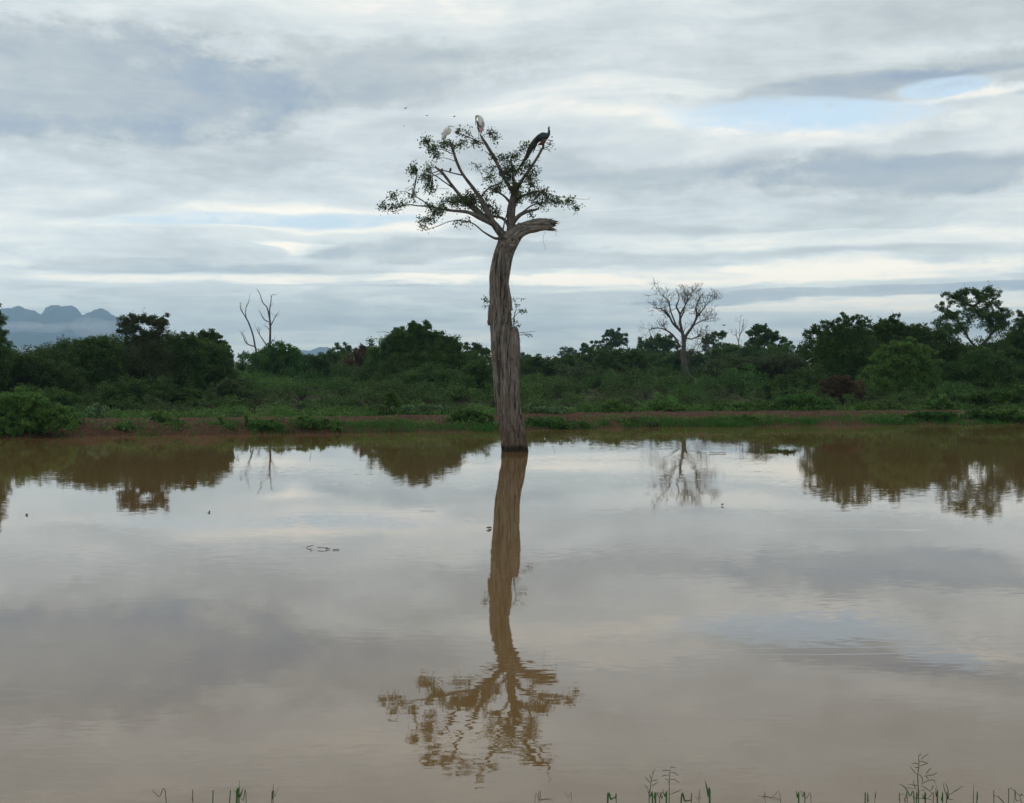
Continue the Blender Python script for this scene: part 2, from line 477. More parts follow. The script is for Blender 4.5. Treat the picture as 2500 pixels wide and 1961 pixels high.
def build_hill(name, D, prof, depth, seed, label):
    rng = np.random.default_rng(seed)
    xs = np.array([p[0] for p in prof], float); ys = np.array([p[1] for p in prof], float)
    nx, ny = 420, 26
    px_ = np.linspace(xs[0], xs[-1], nx); top = np.interp(px_, xs, ys)
    for kf in (9, 17, 31): top += rng.uniform(.4, 1.0) * 9 / kf * np.sin(px_ / (xs[-1] - xs[0]) * 6.28 * kf + rng.uniform(0, 6))
    for kf in (47, 71, 113): top += rng.uniform(.6, 1.2) * 42 / kf * np.sin(px_ / (xs[-1] - xs[0]) * 6.28 * kf + rng.uniform(0, 6)) * .9
    h = HC + (HY - top) / F * D
    v = np.linspace(-1, 1, ny)
    V = []
    for i in range(nx):
        X = (px_[i] - 1250) / F * D
        for vv in v:
            sp = .16 * math.sin(px_[i] * .11 + vv * 5) * (1 - abs(vv)) * abs(vv) * 2
            V.append((X * (1 + vv * depth / D * .5), D + vv * depth, max(0.3, h[i] * ((1 - abs(vv)) ** .8 + sp))))
    i, j = np.meshgrid(np.arange(nx - 1), np.arange(ny - 1), indexing='ij')
    Q = np.stack([i * ny + j, (i + 1) * ny + j, (i + 1) * ny + j + 1, i * ny + j + 1], -1).reshape(-1, 4)
    o = link(name, fast_mesh(name, V, Q, True), HILL); tag(o, label, kind='structure')


build_hill('hills', 9000, [(-260, 900), (-160, 790), (-60, 765), (0, 752), (28, 749), (47, 740), (60, 751), (85, 755), (102, 764), (115, 747), (140, 742),
                           (165, 740), (180, 745), (192, 757), (202, 768), (215, 759), (235, 752), (250, 750), (265, 757), (285, 770), (320, 800), (380, 850), (440, 900)],
           1200, 3, 'far blue mountain range with a pointed peak at the left')
build_hill('hills', 7500, [(-120, 900), (-40, 850), (25, 816), (50, 808), (80, 815), (150, 822), (200, 834), (260, 860), (330, 900)], 300, 5, 'low misty ridge in front of the far mountains')
build_hill('hills', 11000, [(650, 900), (700, 868), (730, 852), (755, 856), (785, 844), (800, 846), (822, 858), (870, 880), (920, 900)], 700, 8, 'small far blue hill showing above the scrub')

# ------------------------------------------------------------------ the old tree in the water
TD = 54.5
rs = np.random.default_rng(11)
base = P(1256, 1102, TD); base[2] = 0
tree = empty('old_tree', base, 'tall dead-looking grey tree with leafy top standing alone in the pond', 'tree')


def ridge_shape(L, seg, seed, amp=1.0, length=1.0):
    r = np.random.default_rng(seed)
    th = np.linspace(0, 2 * math.pi, seg, endpoint=False)[None, :]; s = np.linspace(0, length, L)[:, None]
    out = np.ones((L, seg))
    for m_ in (1, 2, 3, 5): out += amp * r.uniform(.015, .04) * np.cos(m_ * th + r.uniform(-.5, .5) * s + r.uniform(0, 6.28))
    wob = .5 * np.sin(s * .8 + 1) + .3 * np.sin(s * 1.9) + .12 * np.sin(s * 4.3 + 2 * th)
    for m_, a in ((5, .05), (8, .065), (13, .06), (19, .045), (29, .028)):
        ph = r.uniform(0, 6.28); ws = r.uniform(-.8, .8)
        gate = .55 + .45 * np.sin(2 * th + s * r.uniform(.5, 1.6) + r.uniform(0, 6))
        c = np.abs(np.sin((m_ * (th + wob * .6) + ws * s + ph + .5 * np.sin(s * r.uniform(1.5, 4) + 3 * th)) / 2 * 1.0))
        out += amp * a * gate * (1 - 2.2 * (1 - c) ** 2)
    for q in range(int(6 + length * 3.5)):                  # burls, hollows and scars
        t0 = r.uniform(0, 6.28); s0 = r.uniform(0, 1) * length; wa, wb = r.uniform(.12, .38), r.uniform(.08, .30)
        dth = np.angle(np.exp(1j * (th - t0)))
        out += amp * r.choice([-.09, -.06, .05, .09]) * np.exp(-(dth / wa) ** 2 - ((s - s0) / wb) ** 2)
    nk = int(14 + length * 2.5)
    for q in range(nk):                                   # long drying cracks
        t0 = r.uniform(0, 6.28); s0 = r.uniform(-.1, 1) * length; sl = r.uniform(.5, 2.6); wdt = r.uniform(.025, .06)
        path_ = t0 + r.uniform(-.25, .25) * (s - s0) + .07 * np.sin(s * r.uniform(2, 5) + r.uniform(0, 6))
        dth = np.angle(np.exp(1j * (th - path_)))
        out -= amp * r.uniform(.06, .15) * np.exp(-(dth / wdt) ** 2) * np.clip(1.2 - ((s - s0 - sl / 2) / (sl / 2)) ** 2, 0, 1)
    return out


def sweep_px(mb, pts, seg, per, seed, amp, dy0=0, dy1=0, D=TD, cracks=()):
    """pts: photo x, y, width in px"""
    pts = np.array(pts, float)
    c = catmull(pts, per)
    n = len(c); dep = np.linspace(dy0, dy1, n)
    p = np.array([P(a, b, D) + (0, q, 0) for (a, b, _), q in zip(c, dep)])
    r = np.maximum(c[:, 2], .3) / 2 * D / F
    L = np.linalg.norm(np.diff(p, axis=0), axis=1).sum()
    shp = ridge_shape(n, seg, seed, amp, L) if amp else None
    th = np.linspace(0, 2 * math.pi, seg, endpoint=False)
    for line, wdt, deep in cracks:                        # splits that show on the side facing the camera
        lx, ly = np.array([q[0] for q in line], float), np.array([q[1] for q in line], float); od = np.argsort(ly)
        for q in range(n):
            if ly.min() <= c[q, 1] <= ly.max():
                u = np.clip((np.interp(c[q, 1], ly[od], lx[od]) - c[q, 0]) / (c[q, 2] / 2), -.95, .95); f_ = (c[q, 1] - ly.min()) / (ly.max() - ly.min())
                dth = np.angle(np.exp(1j * (th - math.pi - math.asin(u))))
                shp[q] -= deep * math.sin(math.pi * min(max(f_, .04), .96)) ** .6 * np.exp(-(dth / wdt) ** 2) * (1 + .3 * math.sin(c[q, 1] * .7))
    tube(mb, p, r, seg, shape=shp)
    return p, r


mb = MB(base)
TR = [(1258, 1150, 62), (1257, 1125, 61), (1256.5, 1101, 59), (1253, 1075, 58), (1250, 1047, 59), (1243.5, 1012, 57), (1238, 977, 60), (1233.5, 941, 57), (1231, 906, 58),
      (1229, 871, 59), (1226, 836, 56), (1224, 810, 54), (1222, 790, 52), (1220, 766, 50), (1219, 731, 46), (1218, 696, 45), (1222, 660, 47), (1229, 625, 46), (1236, 604, 46),
      (1243, 588, 48), (1252, 578, 40), (1256, 570, 20)]
TR = [(a, b, wd * .92) for a, b, wd in TR]
sweep_px(mb, TR, 200, 16, 4, 1.0, cracks=[
    ([(1238, 625), (1236, 660), (1235, 690), (1233, 730), (1230, 765), (1224, 800)], .11, .34), ([(1228, 785), (1222, 815), (1217, 850)], .07, .25),
    ([(1214, 850), (1217, 890), (1219, 930), (1213, 985)], .07, .28), ([(1222, 965), (1221, 1010), (1222, 1050), (1228, 1098)], .06, .2),
    ([(1249, 1046), (1258, 1056), (1266, 1078), (1273, 1101)], .09, .3), ([(1222, 596), (1212, 615), (1205, 650)], .06, .18), ([(1241, 845), (1238, 890), (1241, 950)], .06, .22),
    ([(1210, 735), (1212, 770), (1209, 810)], .05, .18), ([(1260, 985), (1264, 1020), (1270, 1060)], .07, .22)])
mb.build('trunk', HERO_BARK, tree)

# broken limb curling right: jagged end
mb = MB(base)
LB = [(1232, 620, 34), (1240, 600, 40), (1250, 583, 40), (1264, 568, 34), (1280, 560, 31), (1300, 554, 30), (1320, 551, 28), (1338, 551, 26), (1350, 553, 23)]
c = catmull(LB, 14)
p = np.array([P(a, b, TD) + (0, -.15 * i / len(c), 0) for i, (a, b, _) in enumerate(c)])
r = c[:, 2] / 2 * TD / F
L_ = np.linalg.norm(np.diff(p, axis=0), axis=1).sum()
sh = ridge_shape(len(c), 72, 9, 1.7, L_)
T, N, B = frames(p)
th = np.linspace(0, 2 * math.pi, 72, endpoint=False)
jag = np.cumsum(rs.normal(size=72)); jag -= np.linspace(jag[0], jag[-1], 72); jag = (jag - jag.mean()) / (np.abs(jag).max() + 1e-6)
V = p[:, None] + N[:, None] * (np.cos(th)[None, :, None] * (r[:, None] * sh)[..., None]) + B[:, None] * (np.sin(th)[None, :, None] * (r[:, None] * sh)[..., None])
for q in range(14):
    wgt = (1 - q / 14) ** 1.5
    V[-1 - q] += T[-1][None] * (.13 * wgt * (jag + rs.uniform(-.35, .35, 72)))[:, None]
inner = V[-1] * .55 + p[-6][None] * .45; inner2 = V[-1] * .1 + p[-12][None] * .9
allV = np.vstack([V.reshape(-1, 3), inner, inner2]); Ls = len(c) + 2
i, j = np.meshgrid(np.arange(Ls - 1), np.arange(72), indexing='ij'); j2 = (j + 1) % 72
mb.add(allV, np.stack([i * 72 + j, i * 72 + j2, (i + 1) * 72 + j2, (i + 1) * 72 + j], -1).reshape(-1, 4))
for kk in range(16):      # splinters
    a0 = rs.integers(0, 72); b0 = V[-8, a0] * .8 + p[-8] * .2
    e0 = b0 + T[-1] * rs.uniform(.15, .34) + rs.normal(size=3) * .03
    tube(mb, np.linspace(b0, e0, 4), np.array([.035, .03, .018, .004]) * rs.uniform(.6, 1.2), 6)
for kk in range(7):       # loose slivers along its upper edge
    q = rs.integers(25, len(c) - 12); b0 = p[q] + np.array((0, rs.uniform(-.1, .1), r[q] * .9))
    tube(mb, np.linspace(b0, b0 + T[q] * rs.uniform(.2, .4) + (0, 0, .04), 4), np.array([.03, .03, .02, .006]), 6)
mb.build('broken_limb', LIMB_BARK, tree)

# broken side stem fused to the right flank
mb = MB(base)
sweep_px(mb, [(1250, 1040, 22), (1250, 1000, 27), (1251, 960, 28), (1251, 930, 28), (1253, 890, 29), (1255, 850, 26), (1256, 825, 22), (1256, 808, 17), (1254, 799, 10)], 48, 14, 21, 1.4, -.25, -.16)
for kk in range(10):
    a0 = rs.uniform(1247, 1265); tp = P(a0, 822 + abs(a0 - 1254) * 1.2, TD) + (0, -.16 + rs.uniform(-.12, .12), 0)
    tube(mb, np.linspace(tp, tp + (rs.normal() * .03, 0, rs.uniform(.15, .36)), 4), np.array([.035, .035, .025, .004]), 6)
mb.build('side_stem', HERO_BARK, tree)
# loose bark plates on the edges
for (x0, y0, x1, y1, wd) in ((1266, 985, 1268, 930, 5), (1270, 1060, 1266, 1000, 7), (1280, 1075, 1273, 1020, 6), (1266, 1000, 1269, 975, 6), (1196, 790, 1194, 748, 6), (1194, 795, 1193, 775, 5),
                             (1284, 1100, 1276, 1045, 7), (1266, 1090, 1256, 1040, 6), (1256, 1044, 1250, 1040, 5), (1246, 760, 1240, 690, 9), (1236, 790, 1243, 720, 8)):
    mb = MB(base); sweep_px(mb, [(x0, y0, wd), ((x0 + x1) / 2 + rs.normal(), (y0 + y1) / 2, wd * 1.1), (x1, y1, wd * .3)], 10, 5, int(x0), 1.5, -.36 if abs((x0 + x1) / 2 - 1240) < 22 else -.12, -.34 if abs((x0 + x1) / 2 - 1240) < 22 else -.1)
    mb.build('loose_bark', HERO_BARK, tree)


def c1(x, y):       # crop of the crown -> photo pixels
    return 900 + x / 3.889, 260 + y / 3.889


LIMBS = {  # points in the crown crop (x, y, width), depth offset at start and end
    'upright': ([(1352, 1230, 84), (1350, 1120, 76), (1350, 1000, 78), (1368, 900, 70), (1388, 800, 58), (1376, 700, 26), (1355, 540, 14), (1350, 490, 6)], 0, -.3),
    'fork': ([(1290, 1260, 70), (1200, 1135, 56), (1130, 1000, 52), (1060, 880, 44), (1000, 790, 32), (900, 660, 27), (840, 540, 25), (795, 400, 20), (770, 330, 8)], 0, -.5),
    'peacock': ([(1385, 820, 40), (1430, 745, 30), (1475, 670, 26), (1510, 620, 25), (1600, 480, 24), (1650, 390, 22), (1668, 355, 12)], -.15, .35),
    'stork': ([(1375, 830, 40), (1330, 760, 34), (1290, 690, 33), (1240, 590, 31), (1190, 500, 30), (1120, 380, 26), (1075, 310, 16), (1060, 290, 6)], -.1, -.6),
    'bare_tip': ([(1290, 1230, 60), (1180, 1100, 54), (1080, 1040, 56), (1010, 970, 58), (930, 900, 36), (870, 840, 32), (790, 740, 29), (700, 620, 26), (660, 580, 22), (618, 548, 15)], -.1, .7),
    'low_left': ([(1180, 1120, 46), (1060, 1060, 46), (940, 1012, 32), (800, 1000, 24), (680, 985, 20), (590, 965, 18), (480, 962, 12), (390, 955, 10), (300, 975, 7), (200, 1000, 4), (120, 985, 2)], -.1, -1.0),
    'droop': ([(1250, 1255, 34), (1195, 1258, 24), (1090, 1200, 14), (1000, 1130, 12), (900, 1105, 9), (780, 1115, 7), (650, 1170, 6), (545, 1195, 4), (475, 1160, 2)], -.2, -1.3),
    'right_stub': ([(1370, 1110, 40), (1400, 1070, 38), (1450, 1030, 34), (1520, 1003, 26), (1570, 995, 22), (1612, 985, 16)], -.1, -.5),
    'right_low': ([(1440, 1030, 22), (1490, 985, 16), (1540, 945, 13), (1650, 905, 9), (1800, 905, 6), (1950, 930, 4), (2015, 965, 2)], -.2, .6),
    'right_high': ([(1370, 930, 44), (1420, 870, 34), (1490, 830, 20), (1600, 795, 14), (1700, 815, 9), (1820, 840, 6), (1900, 848, 4), (2090, 858, 2.4), (2115, 822, 1.6)], .1, .9),
    'cross': ([(1330, 1130, 36), (1300, 1080, 32), (1250, 1045, 26), (1170, 1030, 22), (1060, 1010, 18)], .2, .5),
    'inner': ([(1345, 920, 30), (1290, 865, 20), (1230, 832, 16), (1170, 800, 10)], -.2, -.7),
    'back': ([(1050, 880, 22), (1110, 795, 15), (1160, 750, 11), (1240, 710, 7)], .1, .6),
    'thin': ([(1275, 1180, 14), (1300, 1070, 12), (1335, 960, 10)], -.25, -.2),
}
TWIGS = {
    'fork': [[(895, 665, 15), (800, 645, 13), (700, 622, 12), (610, 650, 10), (560, 640, 6), (480, 620, 3)], [(830, 535, 8), (740, 512, 6), (640, 505, 3)], [(805, 470, 9), (720, 430, 6), (620, 420, 3)],
             [(790, 390, 9), (700, 360, 7), (560, 330, 3)], [(800, 410, 8), (870, 380, 5), (900, 360, 3)]],
    'stork': [[(1090, 370, 12), (1000, 330, 9), (890, 290, 7), (820, 270, 3)], [(1100, 380, 10), (1030, 350, 8), (970, 345, 3)], [(1075, 310, 8), (1130, 275, 6), (1200, 300, 3)],
              [(1180, 490, 10), (1140, 465, 8), (1105, 440, 5)], [(1250, 600, 8), (1180, 570, 5), (1100, 600, 2)], [(1225, 560, 6), (1290, 510, 4), (1400, 480, 2)], [(960, 310, 3), (955, 260, 3), (965, 210, 2)]],
    'peacock': [[(1655, 390, 10), (1705, 370, 8), (1760, 330, 3)], [(1650, 395, 8), (1720, 400, 4), (1765, 360, 2)], [(1640, 400, 8), (1585, 400, 4), (1530, 340, 2)], [(1600, 480, 6), (1630, 485, 4)],
                [(1520, 600, 8), (1560, 560, 4), (1590, 640, 2)], [(1640, 400, 6), (1600, 360, 4), (1480, 380, 2)]],
    'bare_tip': [[(815, 775, 15), (720, 708, 14), (640, 650, 12), (570, 610, 5)], [(720, 640, 10), (660, 620, 9), (600, 635, 7), (450, 600, 3)], [(760, 770, 5), (680, 770, 3), (600, 780, 2)], [(850, 830, 6), (770, 820, 3)]],
    'low_left': [[(590, 965, 14), (500, 900, 12), (390, 845, 8), (330, 835, 4), (220, 860, 2)], [(640, 990, 9), (580, 1080, 6), (500, 1100, 3)], [(900, 1010, 10), (780, 920, 7), (680, 930, 3)], [(390, 850, 5), (360, 800, 3), (440, 750, 2)]],
    'right_high': [[(1500, 825, 9), (1540, 745, 7), (1530, 670, 3)], [(1620, 800, 6), (1700, 780, 3)]],
    'right_low': [[(1700, 905, 4), (1660, 985, 2)], [(1520, 960, 5), (1540, 1040, 3)], [(1850, 910, 3), (1900, 870, 2)]],
    'upright': [[(1376, 700, 9), (1320, 620, 6), (1280, 560, 3)], [(1370, 690, 9), (1430, 600, 5), (1440, 540, 3)], [(1390, 790, 10), (1460, 700, 6), (1520, 690, 3)]],
    'inner': [[(1090, 770, 5), (1080, 680, 3.5), (1020, 590, 2)], [(1085, 700, 3), (1060, 620, 2), (1080, 560, 1.4)]],
}
CLUSTERS = {  # x, y, rx, ry, tips
    'fork': [(545, 335, 55, 42, 16), (615, 420, 60, 55, 18), (650, 480, 50, 40, 11), (740, 372, 70, 38, 18), (885, 368, 36, 34, 9), (820, 400, 55, 28, 9), (440, 618, 50, 52, 18), (575, 595, 36, 50, 11),
             (535, 700, 55, 42, 12), (590, 780, 60, 48, 16)],
    'stork': [(840, 258, 42, 24, 10), (945, 300, 60, 40, 6), (1020, 362, 48, 24, 10), (1165, 275, 45, 30, 9), (1200, 312, 24, 26, 7), (1190, 500, 55, 35, 10), (1285, 495, 65, 38, 14), (1150, 600, 90, 45, 7), (965, 215, 12, 10, 1)],
    'upright': [(1385, 488, 50, 30, 12), (1345, 590, 80, 55, 22), (1425, 620, 70, 55, 14), (1285, 640, 75, 55, 14), (1400, 780, 75, 70, 26), (1420, 870, 65, 60, 20), (1320, 700, 60, 50, 10)],
    'peacock': [(1490, 355, 45, 35, 8), (1450, 400, 26, 18, 4), (1720, 330, 30, 14, 4), (1500, 540, 50, 45, 10), (1585, 610, 36, 60, 5), (1540, 640, 40, 40, 7)],
    'bare_tip': [(400, 785, 36, 36, 5), (960, 840, 75, 55, 20), (920, 915, 75, 60, 22), (1010, 870, 55, 45, 12), (830, 880, 70, 50, 18)],
    'low_left': [(255, 880, 55, 30, 10), (150, 970, 38, 38, 8), (250, 980, 65, 36, 11), (340, 950, 48, 26, 9), (430, 890, 36, 22, 5), (600, 970, 46, 46, 12), (660, 1015, 75, 50, 20), (580, 1090, 75, 36, 13),
                 (515, 1105, 36, 36, 8), (705, 960, 55, 52, 15), (760, 890, 62, 46, 14)],
    'droop': [(540, 1185, 20, 18, 3), (860, 1130, 40, 14, 4), (940, 1112, 38, 18, 5)],
    'cross': [(1130, 930, 65, 55, 15), (1200, 980, 58, 38, 12), (1100, 870, 50, 40, 8)],
    'inner': [(1185, 800, 65, 55, 14), (1160, 700, 40, 36, 9), (1250, 760, 55, 45, 10), (1020, 590, 36, 30, 3)],
    'right_high': [(1525, 690, 52, 48, 14), (1545, 745, 46, 36, 10), (1560, 835, 85, 52, 20), (1655, 800, 82, 42, 18), (1705, 865, 72, 42, 14)],
    'right_low': [(1620, 900, 75, 42, 14), (1800, 880, 75, 34, 14), (1900, 890, 64, 34, 12), (1980, 940, 36, 26, 8), (1540, 1030, 26, 38, 5), (1660, 985, 12, 20, 2)],
}


def limb_depth(dy0, dy1, f): return dy0 + (dy1 - dy0) * f


limb_path = {}
for nm, (pts, dy0, dy1) in LIMBS.items():
    mb = MB(base)
    q = [(*c1(a, b), wd / 3.889) for a, b, wd in pts]
    path, rad = sweep_px(mb, q, 12, 6, hash(nm) % 1000 if False else len(nm) * 7, .9, dy0, dy1)
    limb_path[nm] = path
    tips = []
    for tw in TWIGS.get(nm, []):
        tq = np.array([P(*c1(a, b), TD) for a, b, _ in tw])
        s0 = path[np.argmin(np.linalg.norm(path[:, (0, 2)] - tq[0][[0, 2]], axis=1))]
        dep = s0[1] - TD; dd = rs.uniform(-.5, .5)
        tq[:, 1] = s0[1] + np.linspace(0, dd, len(tq))
        cc = catmull(np.hstack([tq, np.array([[wd / 3.889 / 2 * TD / F] for *_, wd in tw])]), 5)
        tube(mb, cc[:, :3], np.maximum(cc[:, 3], .006), 6)
        tips.append(cc[:, :3])
    allp = np.vstack([path] + tips)
    fb = MB(base); leafpos = []; leafdir = []
    for (x, y, rx, ry, nt_) in CLUSTERS.get(nm, []):
        cpx = P(*c1(x, y), TD); a = rx / 3.889 * TD / F; b = ry / 3.889 * TD / F
        dist = np.linalg.norm(allp[:, (0, 2)] - cpx[[0, 2]], axis=1); near = allp[np.argmin(dist)]
        cen = np.array((cpx[0], near[1] + rs.normal() * .1, cpx[2]))
        for kk in range(int(nt_ * 2.3)):
            u = rs.normal(size=3); u /= np.linalg.norm(u); u *= rs.uniform(.25, 1) ** .5
            tip = cen + u * (max(.6 * a, a - .05), (a + b) * .6, max(.6 * b, b - .05))
            s0 = allp[np.argmin(np.linalg.norm(allp - tip, axis=1))]
            midp = (s0 + tip) / 2 + (0, 0, -.03)
            if np.linalg.norm(s0 - tip) < 1.1:
                tube(mb, catmull([s0, midp, tip], 3), np.linspace(.011, .005, 7), 4)
            k7 = rs.integers(3, 7)
            d = rs.normal(size=(k7, 3)); d[:, 2] -= .15
            leafpos.append(tip + rs.normal(size=(k7, 3)) * .10); leafdir.append(d / np.linalg.norm(d, axis=1, keepdims=True))
    if leafpos:
        lpz, ldz = np.vstack(leafpos), np.vstack(leafdir)
        lx_, ly_ = 1250 + F * lpz[:, 0] / lpz[:, 1], HY - F * (lpz[:, 2] - HC) / lpz[:, 1]
        ok = ~(((lx_ > 1073) & (lx_ < 1115) & (ly_ > 306) & (ly_ < 342)) | ((lx_ > 1158) & (lx_ < 1188) & (ly_ > 284) & (ly_ < 330)))      # no leaves where the two pale birds sit
        leafpos, leafdir = [lpz[ok]], [ldz[ok]]
        leaf_quads(fb, np.vstack(leafpos), rs, .112, .42, .35, 0, np.vstack(leafdir))
    lo = mb.build('limb', BARK_PALE, tree)
    if leafpos: fb.build('foliage', LEAF['hero'], lo, False)

# sprouts on the trunk and the hanging vine


def c2(x, y): return 1100 + x / 2.847, 520 + y / 2.847


def sprout(name, stems, clus, dy):
    mb = MB(base); fb = MB(base)
    for st_ in stems:
        q = np.array([P(*c2(a, b), TD) + (0, dy, 0) for a, b, _ in st_]); r_ = np.array([wd / 2.847 / 2 * TD / F for *_, wd in st_])
        cc = catmull(np.hstack([q, r_[:, None]]), 4); tube(mb, cc[:, :3], np.maximum(cc[:, 3], .005), 6)
    o = mb.build(name, BARK_PALE, tree)
    for (x, y, rx, ry, n) in clus:
        cen = P(*c2(x, y), TD) + (0, dy, 0); u = rs.normal(size=(n, 3)) * .5 * np.array((rx / 2.847, (rx + ry) / 5.7, ry / 2.847)) * TD / F
        leaf_quads(fb, cen + u, rs, .13, .42, .5)
    if clus: fb.build('foliage', LEAF['mid'], o, False)


sprout('sprout', [[(285, 640, 5), (265, 610, 4), (240, 590, 3), (225, 600, 2)], [(262, 612, 3), (240, 645, 2)]], [(240, 595, 18, 22, 26), (235, 645, 18, 8, 8), (255, 610, 14, 20, 12)], .1)
sprout('sprout', [[(440, 800, 12), (440, 740, 9), (450, 690, 6), (470, 640, 3)], [(445, 720, 5), (480, 690, 4), (525, 690, 2)], [(425, 780, 8), (420, 700, 5), (415, 640, 4), (460, 600, 3), (530, 600, 1.5)],
                  [(450, 770, 6), (465, 745, 5)], [(450, 800, 4), (490, 780, 2)]],
       [(500, 684, 30, 12, 30), (430, 590, 30, 14, 10), (460, 640, 40, 16, 10), (440, 745, 22, 30, 18), (415, 690, 10, 30, 12), (480, 780, 14, 8, 8), (500, 600, 24, 8, 6)], -.2)
sprout('twig', [[(470, 835, 5), (520, 830, 3.5), (592, 824, 1.6)], [(478, 850, 6), (520, 848, 5), (545, 868, 3)], [(500, 835, 4), (540, 845, 3), (572, 860, 1.5)], [(480, 870, 3), (486, 895, 2)]], [(545, 850, 24, 8, 7)], -.2)
sprout('hanging_vine', [[(660, 132, 2), (645, 165, 2), (644, 200, 1.8), (656, 240, 1.6), (660, 262, 1.4)], [(732, 125, 1.4), (732, 165, 1.2)]], [], -.2)

# ------------------------------------------------------------------ birds
WHITE = flat_mat('feather_white', (.72, .72, .68), .8, (.55, .56, .54), 30)
GREYW = flat_mat('feather_grey', (.42, .40, .40), .8, (.25, .24, .25), 40)
PINK = flat_mat('feather_pink', (.62, .36, .38), .8, (.45, .2, .24), 40)
BLACK = flat_mat('feather_black', (.014, .015, .017), .55, (.03, .03, .03), 30)
BILLY = flat_mat('bill_ochre', (.45, .30, .14), .5, (.35, .22, .1), 30)
BILLK = flat_mat('bill_dark', (.05, .045, .04), .5)
LEGS = flat_mat('leg_dark', (.06, .05, .045), .7)
TEAL = flat_mat('feather_teal', (.006, .022, .026), .45, (.006, .012, .030), 25, .4)
BRONZE = flat_mat('feather_bronze', (.018, .023, .013), .55, (.008, .014, .010), 18, .3)
RUFOUS = flat_mat('feather_rufous', (.11, .04, .018), .7, (.06, .025, .014), 40)


def sweep_shape(mb, pts, seg=14, per=5, dy=0.0, D=TD, thick=.8):
    """pts: photo x, y, width px, [depth offset m]; thick = thickness over width"""
    a = np.array([(*q, 0) if len(q) == 3 else q for q in pts], float)
    cc = catmull(a, per)
    p = np.array([P(x, y, D) + (0, dy + z, 0) for x, y, _, z in cc]); r = np.maximum(cc[:, 2], .15) / 2 * D / F
    tube(mb, p, r * thick, seg, rz=r)


def bird(name, foot, label, cat, parts, group=None, D=TD):
    o = empty(name, foot, label, cat, group)
    for pn, mat, sweeps, kw in parts:
        b = MB(foot)
        for s_ in sweeps: sweep_shape(b, s_, **kw)
        b.build(pn, mat, o)
    return o


def cs(x, y): return 1060 + x / 13.61, 280 + y / 13.61


def S(*pts): return [(*cs(a, b), wd / 13.61, *z) for a, b, wd, *z in pts]


dS = limb_path['stork'][-6][1] - TD; dE = limb_path['fork'][-4][1] - TD; dP = limb_path['peacock'][-4][1] - TD
kS = dict(dy=dS); fS = P(*cs(1560, 930), TD) + (0, dS, 0)
bird('stork', fS, 'white stork hunched with its bill down on the topmost branch', 'stork', [
    ('body', WHITE, [S((1590, 700, 24), (1575, 640, 80), (1565, 540, 165), (1560, 430, 215), (1558, 320, 215), (1548, 230, 180), (1518, 175, 130), (1480, 140, 95), (1440, 128, 80), (1412, 140, 62), (1398, 165, 30))], dict(kS, seg=20, thick=.85)),
    ('bill', BILLY, [S((1412, 130, 66), (1402, 190, 56), (1398, 260, 40), (1392, 340, 28), (1386, 420, 18), (1382, 465, 6))], dict(dy=dS - .03)),
    ('wing', GREYW, [S((1620, 300, 40), (1625, 400, 130), (1610, 500, 120), (1590, 600, 60), (1580, 660, 12)), S((1490, 330, 20), (1500, 420, 90), (1530, 520, 110), (1560, 600, 60), (1570, 650, 12))], dict(dy=dS - .085, thick=.35)),
    ('wing_band', BLACK, [S((1425, 300, 30), (1450, 380, 60), (1470, 450, 54), (1520, 480, 40), (1580, 510, 20)), S((1440, 470, 24), (1465, 560, 40), (1500, 640, 46), (1520, 690, 10))], dict(dy=dS - .115, thick=.3)),
    ('tail_plume', PINK, [S((1540, 560, 60), (1545, 610, 110), (1550, 650, 90), (1560, 680, 20)), S((1640, 560, 20), (1650, 610, 36), (1640, 650, 12))], dict(dy=dS - .1, thick=.4)),
    ('leg', LEGS, [S((1500, 640, 34), (1497, 760, 20), (1490, 930, 18), (1460, 945, 12))], dict(dy=dS - .05, seg=8)),
    ('leg', LEGS, [S((1560, 650, 34), (1560, 760, 20), (1565, 905, 18), (1600, 930, 12))], dict(dy=dS + .05, seg=8)),
])
kE = dict(dy=dE); fE = P(*cs(340, 930), TD) + (0, dE, 0)
bird('egret', fE, 'slim white egret facing right on the upper left branches', 'egret', [
    ('body', WHITE, [S((270, 900, 20), (310, 840, 110), (360, 740, 170), (410, 640, 200), (450, 560, 170), (500, 530, 110)), S((420, 690, 90), (500, 670, 110), (545, 620, 75), (560, 575, 55), (530, 540, 50), (490, 505, 50), (490, 470, 52), (525, 455, 50), (560, 460, 26))], dict(kE, seg=16)),
    ('wing', WHITE, [S((440, 540, 40), (400, 610, 120), (340, 690, 100), (280, 710, 50), (222, 708, 8)), S((380, 700, 60), (320, 800, 80), (280, 890, 20))], dict(dy=dE - .075, thick=.4)),
    ('bill', BILLY, [S((550, 456, 26), (620, 468, 17), (705, 482, 4))], kE),
    ('leg', LEGS, [S((400, 800, 36), (400, 880, 18), (390, 980, 14))], dict(dy=dE - .03, seg=8)),
    ('leg', LEGS, [S((360, 820, 36), (355, 900, 18), (345, 980, 14))], dict(dy=dE + .04, seg=8)),
])


def cp(x, y): return 1250 + x / 12.2, 290 + y / 12.2


def K(*pts): return [(*cp(a, b), wd / 12.2, *z) for a, b, wd, *z in pts]


